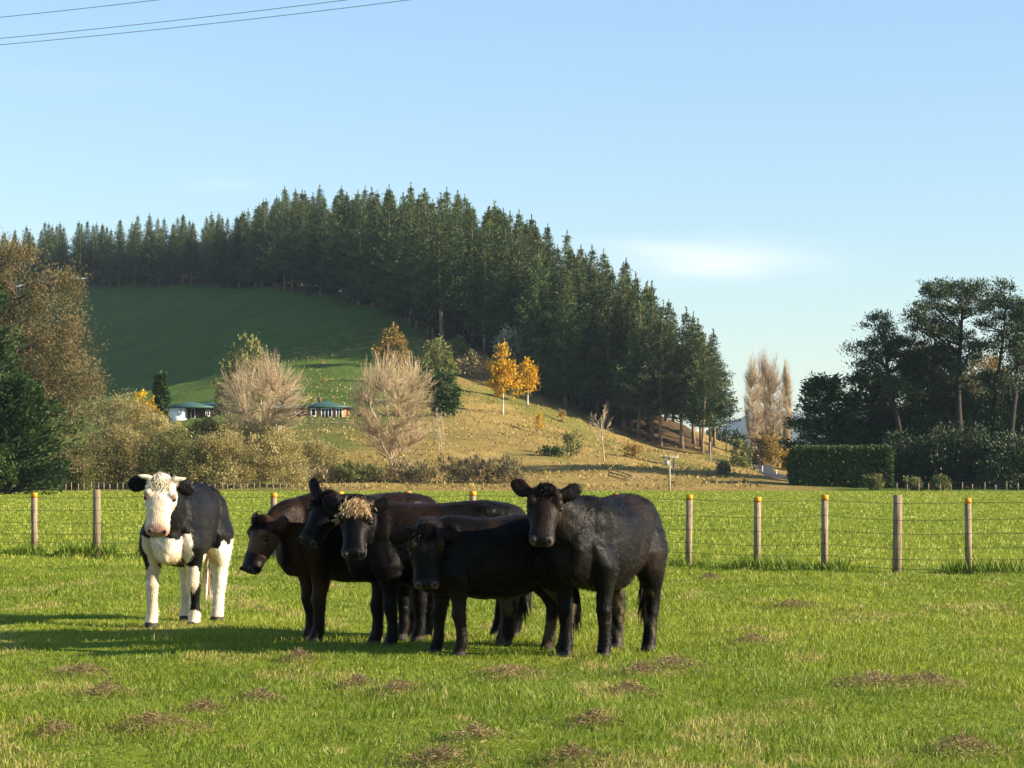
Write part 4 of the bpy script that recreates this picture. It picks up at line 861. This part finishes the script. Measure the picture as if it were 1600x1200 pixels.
    tmp = bpy.data.objects.new('tmp', mesh('tmp', np.concatenate(mb.v), mb.faces())); COL.objects.link(tmp)
    m1 = tmp.modifiers.new('r', 'REMESH'); m1.mode = 'VOXEL'; m1.voxel_size = 0.0112; m1.use_smooth_shade = True
    m2 = tmp.modifiers.new('s', 'SMOOTH'); m2.factor = 0.5; m2.iterations = 9
    dg = bpy.context.evaluated_depsgraph_get(); me = bpy.data.meshes.new_from_object(tmp.evaluated_get(dg)); bpy.data.objects.remove(tmp)
    me.name = 'body'; nv = len(me.vertices); co = np.empty(nv * 3, np.float32); me.vertices.foreach_get('co', co); co = co.reshape(-1, 3).astype(float)
    nr = np.empty(nv * 3, np.float32); me.vertices.foreach_get('normal', nr); nr = nr.reshape(-1, 3).astype(float)
    # gentle muscle and hide relief
    rel = (fbm(co[:, 0] * 5 + co[:, 1] * 3, co[:, 2] * 5 + co[:, 1] * 4, seed) - 0.5) * 0.026
    co = co + nr * rel[:, None] * (co[:, 2:3] > 0.3); me.vertices.foreach_set('co', co.astype(np.float32).ravel())
    q = (co - P) / hs; h = np.stack([q @ U / HU, q @ Vd, q @ Wd], 1); b_ = co / s
    inhead = (h[:, 0] > -.10) & (h[:, 0] < .56) & (np.abs(h[:, 1]) < .155) & (h[:, 2] > -.26) & (h[:, 2] < .14) & (b_[:, 2] > 0.5)
    isear = (h[:, 0] > -.12) & (h[:, 0] < .13) & (np.abs(h[:, 1]) > .125 * hwd) & (np.abs(h[:, 1]) < .36) & (np.abs(h[:, 2]) < .12)
    nz = fbm(co[:, 0] * 3.2 + 11, co[:, 2] * 3.2 + co[:, 1] * 2.1, 40 + seed)
    fine = rng.normal(0, 1, nv)
    base = {'black': (.0020, .0016, .0013), 'brown': (.009, .0044, .0026), 'dusky': (.0026, .0018, .0014), 'white': (.0032, .0028, .0027)}[style]
    red = {'black': (.012, .0065, .0042), 'brown': (.042, .019, .009), 'dusky': (.016, .008, .005), 'white': (.009, .0075, .007)}[style]
    k = sstep(0.52, 0.75, nz)[:, None]; c = np.array(base) * (1 - k) + np.array(red) * k
    if style == 'white':
        wht = np.array((.76, .69, .58)); cre = np.array((.58, .41, .23))
        jag = (fbm(co[:, 0] * 7, co[:, 2] * 7 + co[:, 1] * 5, 77) - 0.5) * 0.16
        white = np.zeros(nv)
        x, y, z = b_[:, 0] + jag, b_[:, 1], b_[:, 2] + jag
        jg2 = jag + (fbm(co[:, 0] * 2.5 + 3, co[:, 2] * 2.5 + co[:, 1] * 2, 78) - 0.5) * 0.22
        x = b_[:, 0] + jg2; z = b_[:, 2] + jg2
        chest = (x + 0.25 * (0.85 - z) - 0.9 * np.maximum(0, np.abs(y) - .14) > .50) & (z < .88) & (z > .3)
        legsf = (b_[:, 0] > .2) & (z < .56); legsb = (x < -.40) & (z < .74); belly = (z < .63) & (x < .05)
        strip = ((y > .175 + 0.2 * jag) & (b_[:, 0] > .2) & (z > .14) & (z < .66) & (b_[:, 0] < .415 + jag)) | ((y < -.19) & (b_[:, 0] < .44) & (b_[:, 0] > .2) & (z > .1) & (z < .75))
        white[chest | legsf | legsb | belly] = 1; white[strip] = 0
        white[inhead] = 1; white[isear] = 0
        k2 = sstep(0.40, 0.68, nz)[:, None] * 0.7; wc = wht * (1 - k2) + cre * k2
        c = np.where(white[:, None] > 0.5, wc, c)
        pk = sstep(.435, .475, h[:, 0]) * inhead * (h[:, 2] > -.13); c = c * (1 - pk[:, None]) + np.array((.56, .30, .22)) * pk[:, None]
        tp = inhead & (h[:, 0] < .13) & (h[:, 2] > .0); c[tp] = c[tp] * 0.6 + np.array((.66, .56, .40)) * 0.4
        er = inhead & (np.hypot(h[:, 0] - .17, np.abs(h[:, 1]) - .118 * hwd) < .03); c[er] = (.42, .26, .18)
        mouth = inhead & (h[:, 0] > .40) & (h[:, 2] < -.115) & (h[:, 2] > -.128); c[mouth] = (.10, .05, .04)
    else:
        mz_ = inhead & (h[:, 0] > .455); c[mz_] = (.009, .009, .010)  # muzzle coloured a lighter grey, painting in its moist highlight
        rg_ = inhead & (np.hypot(h[:, 0] - .505, np.abs(h[:, 1]) - .060 * hwd) < .030); c[rg_] = (.085, .06, .05)  # pink nostril ring, brightened to paint in the nostril highlight
        mo_ = inhead & (h[:, 0] > .38) & (np.abs(h[:, 2] + .118) < .006); c[mo_] = (.0015, .0012, .001)
        ey_ = inhead & (np.hypot(h[:, 0] - .175, np.abs(h[:, 1]) - .112 * hwd) < .036); c[ey_] = c[ey_] * 1.0 + np.array((.014, .010, .008))  # lighter patch round the eye, a highlight put into the coat colour
        mud = sstep(0.46, 0.6, fbm(co[:, 0] * 9, co[:, 2] * 6 + co[:, 1] * 9, 60 + seed)) * (b_[:, 2] < .62) * (b_[:, 0] < -.2) * 0.8
        c = c * (1 - mud[:, None]) + np.array((.085, .066, .034)) * mud[:, None]
        if style == 'brown':
            fz = (inhead & (h[:, 0] > .10) & (h[:, 0] < .34)); c[fz] = c[fz] * 0.5 + np.array((.15, .075, .038)) * 0.5
        if tuft:
            ps = inhead & (h[:, 0] > .36) & (h[:, 0] < .50) & (np.abs(h[:, 1]) > .088 * hwd) & (np.abs(h[:, 2] + .075) < .03); c[ps] = (.20, .20, .21)
            fz = inhead & (h[:, 0] < .12 + fine * .02) & (h[:, 2] > .01); c[fz] = c[fz] * 0.25 + np.array((.50, .34, .17)) * 0.75
    hoof = b_[:, 2] < .055; c[hoof] = (.045, .038, .032)
    c = np.clip(c * (1 + fine * 0.05)[:, None], 0, 1)
    a = me.attributes.new('coat', 'FLOAT_COLOR', 'POINT'); a.data.foreach_set('color', np.concatenate([c, np.ones((nv, 1))], 1).astype(np.float32).ravel())
    me.materials.clear(); me.materials.append(M['coat']); body = obj('body', me, None, root)
    # short hair lying along the coat
    idx = rng.integers(0, nv, hair); n0 = nr[idx]; flow = np.tile(np.array([[-.75, 0, -.55]]), (hair, 1)); hd = inhead[idx]; flow[hd] = -U * 0.3 - Wd * 0.1 + np.array([0, 0, -.5])
    tang = unit(flow - n0 * np.sum(flow * n0, 1, keepdims=True)); dr = unit(tang + n0 * rng.uniform(.15, .55, (hair, 1)) + rng.normal(0, .22, (hair, 3)))
    ln = rng.uniform(.018, .045, hair) * np.where(hd, .6, 1) * np.where(b_[idx, 2] < .1, .4, 1); sd = unit(np.cross(dr, n0)) * 0.0022; b0 = co[idx] - n0 * 0.002
    HV = np.stack([b0 - sd, b0 + sd, b0 + dr * ln[:, None]], 1).reshape(-1, 3)
    tag(obj('coat_hair', mesh('coat_hair', HV, np.arange(3 * hair).reshape(-1, 3), False, {'coat': np.repeat(np.clip(c[idx] * rng.uniform(.8, 1.35, (hair, 1)), 0, 1), 3, 0)}), M['coat'], root), kind='stuff')
    # curly forelock on the poll
    nt_ = 1600; pl = rng.normal(0, 1, (nt_, 3)) * np.array([.035, .05 if tuft else .04, .010]) + np.array([.02, 0, .055]); base_p = P + (pl[:, :1] * U + pl[:, 1:2] * Vd + pl[:, 2:] * Wd) * hs
    dd = unit(U[None] * rng.uniform(.4, 1.0, (nt_, 1)) + Wd * rng.uniform(-.1, .35, (nt_, 1)) + Vd * rng.normal(0, .3, (nt_, 1))); L = rng.uniform(.03, .075, nt_)
    V_, F_ = kites(rng, base_p, dd, L, 0.0022)
    fc = np.array((.58, .40, .20) if tuft else (.74, .63, .45) if style == 'white' else tuple(1.5 * q for q in base)); fcol = np.clip(fc[None] * rng.uniform(.6, 1.2, (nt_, 1)), 0, 1)
    tag(obj('forelock', mesh('forelock', V_, F_, False, {'coat': np.repeat(fcol, 4, 0)}), M['coat'], root), 'curly pale straw coloured forelock' if tuft else None, kind='stuff')
    for sg in (1, -1):
        e = MB(); e.ball(hl(.175, sg * .116 * hwd, -.004), .022 * hs, 10, 8); e.build('eye', M['eye'], root, True)
        e = MB(); e.ball((0, 0, 0), 1, 10, 6); o_ = e.build('nostril', M['nostril'], root, True)
        mt = Matrix((tuple(U) + (0,), tuple(Vd) + (0,), tuple(Wd) + (0,), (0, 0, 0, 1))).transposed(); c0 = hl(.508, sg * .060 * hwd, -.008)
        o_.matrix_local = Matrix.Translation(c0) @ mt @ Matrix.Diagonal((.020 * hs, .019 * hs, .019 * hs, 1))
        if horns:
            e = MB(); e.tube([hl(.0, sg * .075, .03), hl(-.02, sg * .13, .035), hl(-.02, sg * .18, .045), hl(-.025, sg * .215, .06)], [.03 * hs, .026 * hs, .018 * hs, .006 * hs], 10); e.build('horn', M['horn'], root, True)
    if tail:
        e = MB(); tp = [Z((-.78, 0, 1.22)) * s, Z((-.845, 0, 1.16)) * s, Z((-.86, 0, .95)) * s, Z((-.85, .01, .70)) * s, Z((-.85, .015, .52)) * s]
        e.tube(tp, [.035 * s, .034 * s, .024 * s, .018 * s, .016 * s], 8); n_t = e.n
        V0 = np.concatenate(e.v); nh = 260; t0 = rng.random(nh); b0 = tp[3] + (tp[4] - tp[3]) * t0[:, None] + rng.normal(0, .012, (nh, 3)); dd = np.stack([rng.normal(0, .09, nh), rng.normal(0, .09, nh), -np.ones(nh)], 1)
        V_, F_ = kites(rng, b0, dd, rng.uniform(.22, .42, nh) * s, .006)
        cl = np.array((.02, .016, .012)) if style != 'white' else np.array((.5, .42, .32)); ca_ = np.concatenate([np.tile(c[0] * 0 + np.array(base), (len(V0), 1)), np.repeat(cl[None] * rng.uniform(.6, 2.2, (nh, 1)), 4, 0)])
        ff = e.faces(); ff[0] = np.concatenate([ff[0], F_ + len(V0)]); obj('tail', mesh('tail', np.concatenate([V0, V_]), ff, True, {'coat': ca_}), M['coat'], root)
    return root
cow('cow', 'black and white horned cow with white face, pink nose, standing apart from the herd', 'cow', 270, 24.3, (-.14, -.99), 1.08, (252, 752, 23.62), (-.02, -.34, -.94), (.16, -1, .3), hs=1.08, style='white', hwd=1.08, horns=True, ear=(-.25, 0), seed=1, fat=0.77, lift=0.035, feet={'fr': (.03, .0), 'fl': (-.05, .02), 'hl': (.05, 0), 'hr': (-.06, 0)})
cow('cow', 'brownish black cow at the end of the herd, head lowered and turned away', 'cow', 490, 22.3, (-.87, -.50), 1.04, (414, 815, 21.9), (-.36, -.22, -.90), (-.75, -.62, .35), hs=.98, style='brown', ear=(.1, .0), seed=2, feet={'fl': (.02, -.05), 'fr': (-.03, .06)})
cow('cow', 'black cow with raised ears peering out between the brown and the pale topped one', 'cow', 642, 22.15, (-.88, -.47), .95, (517, 776, 21.55), (-.45, -.30, -.84), (-.4, -.9, .3), hs=.98, style='black', ear=(.35, .1), seed=3)
cow('cow', 'black cow with a pale straw coloured forelock on its poll', 'cow', 600, 21.3, (-.985, -.17), .97, (557, 790, 20.78), (-.03, -.42, -.90), (0, -1, .4), hs=.95, style='black', tuft=True, ear=(.2, .1), seed=4, feet={'hl': (-.06, 0), 'hr': (-.10, 0), 'fl': (-.05, 0), 'fr': (.05, 0)})
cow('cow', 'smaller black cow in front of the herd with drooping ears and hanging head', 'cow', 702, 20.35, (-.95, -.30), .89, (665, 828, 19.95), (.03, -.28, -.96), (.1, -1, .3), hs=.98, style='dusky', ear=(-.35, 0), seed=5, feet={'fl': (-.06, 0), 'fr': (.07, 0), 'hl': (-.04, 0)})
cow('cow', 'large glossy black cow with raised head standing rightmost in the herd', 'cow', 910, 20.2, (-.44, -.898), 1.02, (853, 767, 19.8), (-.08, -.50, -.86), (.05, -1, .5), hs=.96, style='black', ear=(.25, .1), seed=6, fat=0.92, feet={'fl': (.02, .02), 'fr': (-.02, .02), 'hl': (.05, .0), 'hr': (-.04, 0)})
print('cattle', time.time() - T0)

# ------------------------------------------------------------------ grass
rng = np.random.default_rng(3)
def blades(n, Ysamp, hfun, wfun, tint, xr=0.27):
    Y = Ysamp; X = rng.uniform(-xr, xr, n) * Y; Z = gz(X, Y)
    pat = fbm(X / 0.9, Y / 1.6, 51, 3); pat2 = fbm(X / 4.0, Y / 6.0, 52, 3); pat3 = fbm(X / 0.35, Y / 0.5, 53, 2)
    h = hfun(Y) * rng.uniform(0.55, 1.35, n) * (0.25 + 0.95 * pat + 0.8 * (pat3 - 0.3)); wd = wfun(Y) * rng.uniform(0.7, 1.3, n)
    a = rng.uniform(0, 6.28, n); la = rng.uniform(0, 6.28, n) * 0.7 + fbm(X / 0.5, Y / 0.5, 54, 2) * 9; ln = rng.uniform(0.2, 1.15, n)
    P0 = np.stack([X, Y, Z - 0.01], 1); sd = np.stack([np.cos(a), np.sin(a), 0 * a], 1) * wd[:, None]; le = np.stack([np.cos(la), np.sin(la), 0 * la], 1) * (h * ln)[:, None]
    up = np.array([0, 0, 1.0]) * h[:, None]
    V = np.stack([P0 - sd, P0 + sd, P0 + le * .3 + up * .6 + sd * .8, P0 + le * .3 + up * .6 - sd * .8, P0 + le + up * (1.05 - .3 * ln[:, None])], 1).reshape(-1, 3)
    b = np.arange(n)[:, None] * 5
    ti = tint + 0.5 * (pat2 - 0.5) + 0.35 * (pat - 0.5) + rng.normal(0, 0.12, n)
    dead = (fbm(X / 0.6, Y / 1.4, 55, 3) > 0.67) & (rng.random(n) < 0.6) | (rng.random(n) < 0.05)
    ti = np.where(dead, rng.uniform(0.84, 1.0, n), np.clip(ti, 0, 0.8))
    ti = np.where(Y > 39, np.clip(ti, 0, 0.78), ti)
    return V, b + np.array([[0, 1, 2, 3]]), b + np.array([[3, 2, 4]]), np.repeat(ti, 5)
def ysample(n, y0, y1, p):
    t = rng.random(n); q = 2 - p; return (y0 ** q + t * (y1 ** q - y0 ** q)) ** (1 / q)
def grass(name, label, n, y0, y1, p, hf, wf, tint):
    V, F4, F3, ti = blades(n, ysample(n, y0, y1, p), hf, wf, tint)
    tag(obj(name, mesh(name, V, [F4, F3], False, {'tint': ti}), M['grass']), label, 'grass', kind='stuff')
grass('grass', 'rough green pasture grass around the cattle', 360000, 11.0, 40, 1.4, lambda y: 0.060 + 0 * y, lambda y: np.maximum(0.0026, y * 0.00016), 0.42)
grass('far_grass', 'smooth bright green grass beyond the wire fence', 150000, 40, 256, 1.5, lambda y: 0.09 + 0 * y, lambda y: y * 0.00022, 0.58)
# longer grass along the foot of the fence
n = 9000; t = rng.random(n); p0, p1 = fence_pt(-300), fence_pt(1800); X = p0.x + (p1.x - p0.x) * t; Y = p0.y + (p1.y - p0.y) * t + rng.normal(0, 0.22, n)
cl = fbm(X / 0.8, X * 0, 71, 3); h = 0.27 * sstep(0.25, 0.65, cl) * rng.uniform(0.5, 1.2, n) + 0.04; a = rng.uniform(0, 6.28, n); C = np.stack([X, Y, gz(X, Y) - .01], 1)
D = np.stack([np.cos(a) * .5, np.sin(a) * .5, np.ones(n)], 1); V_, F_ = kites(rng, C, D, h, 0.008)
tag(obj('fence_grass', mesh('fence_grass', V_, F_, False, {'tint': np.repeat(np.clip(rng.normal(.25, .15, n), 0, .8), 4)}), M['grass']), 'longer dark green grass along the foot of the wire fence', 'grass', kind='stuff')
# matted dry tufts
tfs = [(240, 1152), (90, 1160), (410, 1100), (625, 1088), (470, 1040), (795, 1052), (925, 1143), (690, 1196), (1000, 1056), (985, 1092), (1450, 1080), (1365, 1082), (1175, 1006), (895, 1196), (320, 1120), (170, 1092), (560, 1075), (1505, 1174), (1050, 1046), (745, 1165), (1240, 950), (130, 1060), (1110, 912)]
for i, (px, py) in enumerate(tfs):
    d = EYE * FPX / (py - HOR); x = (px - CX) / FPX * d; rr = rng.uniform(.08, .19); n = int(6500 * rr)
    root = empty('dry_tuft', (x, d, gz1(x, d) - .01)); tag(root, 'low matted tuft of dry brown grass lying on the green pasture', 'grass tuft', 'matted dry tufts')
    r_ = np.abs(rng.normal(0, 1, n)) * rr; a = rng.uniform(0, 6.28, n); X = r_ * np.cos(a) * 1.2; Y = r_ * np.sin(a) * 2.2; Z = gz(x + X, d + Y) - gz1(x, d) + 0.02 + 0.075 * np.exp(-(r_ / rr) ** 2) * rng.uniform(.2, 1.1, n)
    D = np.stack([rng.normal(0, 1, n), rng.normal(0, 1, n), np.abs(rng.normal(.35, .4, n))], 1)
    tag(crown(rng, np.stack([X, Y, Z], 1), D, rng.uniform(.02, .055, n), .0024, 'blades', M['thatch'], root), kind='stuff')
# tussocks roughening the dry slope
n = 26000; px = rng.uniform(440, 1190, n); Yt = rng.uniform(152, 300, n) * K; X = (px - CX) / FPX * Yt
ye = np.interp(X, EW[:, 0], EW[:, 1], right=470); ok = (Yt < ye + 4); X, Yt = X[ok], Yt[ok]; n = len(X); ok = fbm(X / 5, Yt / 8, 81, 3) > 0.42; X, Yt = X[ok], Yt[ok]; n = len(X)
C = np.stack([X, Yt, gz(X, Yt) - .03], 1); a = rng.uniform(0, 6.28, n); D = np.stack([np.cos(a) * .9, np.sin(a) * .9, np.ones(n)], 1); L = rng.uniform(.2, .55, n)
V_, F_ = kites(rng, C, D, L, L * .22)
M['tuss'] = leafmat('tussock', [(0.0, (0.17, 0.145, 0.045)), (0.5, (0.32, 0.235, 0.075)), (1.0, (0.46, 0.33, 0.125))], 0.25, 0.8, 0)
tag(obj('tussocks', mesh('tussocks', V_, F_, False, {'tint': np.repeat(rng.random(n), 4)}), M['tuss']), 'dry straw coloured tussocks covering the slope', 'grass', kind='stuff')

# ------------------------------------------------------------------ air
HAZE = 0.00005
if HAZE:
    mb = MB(); mb.box((0, 6050, 110), (20000, 12300, 240)); m = bpy.data.materials.new('haze'); m.use_nodes = True; t = m.node_tree; t.nodes.clear()
    o = N(t, 'ShaderNodeOutputMaterial'); v = N(t, 'ShaderNodeVolumePrincipled'); v.inputs['Color'].default_value = (0.62, 0.80, 1.0, 1); v.inputs['Density'].default_value = HAZE; v.inputs['Anisotropy'].default_value = 0.0
    t.links.new(v.outputs[0], o.inputs['Volume']); hz = mb.build('haze', m); tag(hz, 'thin blue haze in the air', 'haze', kind='stuff')
sc['tris'] = 0; print('done', time.time() - T0, 'tris', sum(len(m.loops) - 2 * len(m.polygons) for m in bpy.data.meshes))
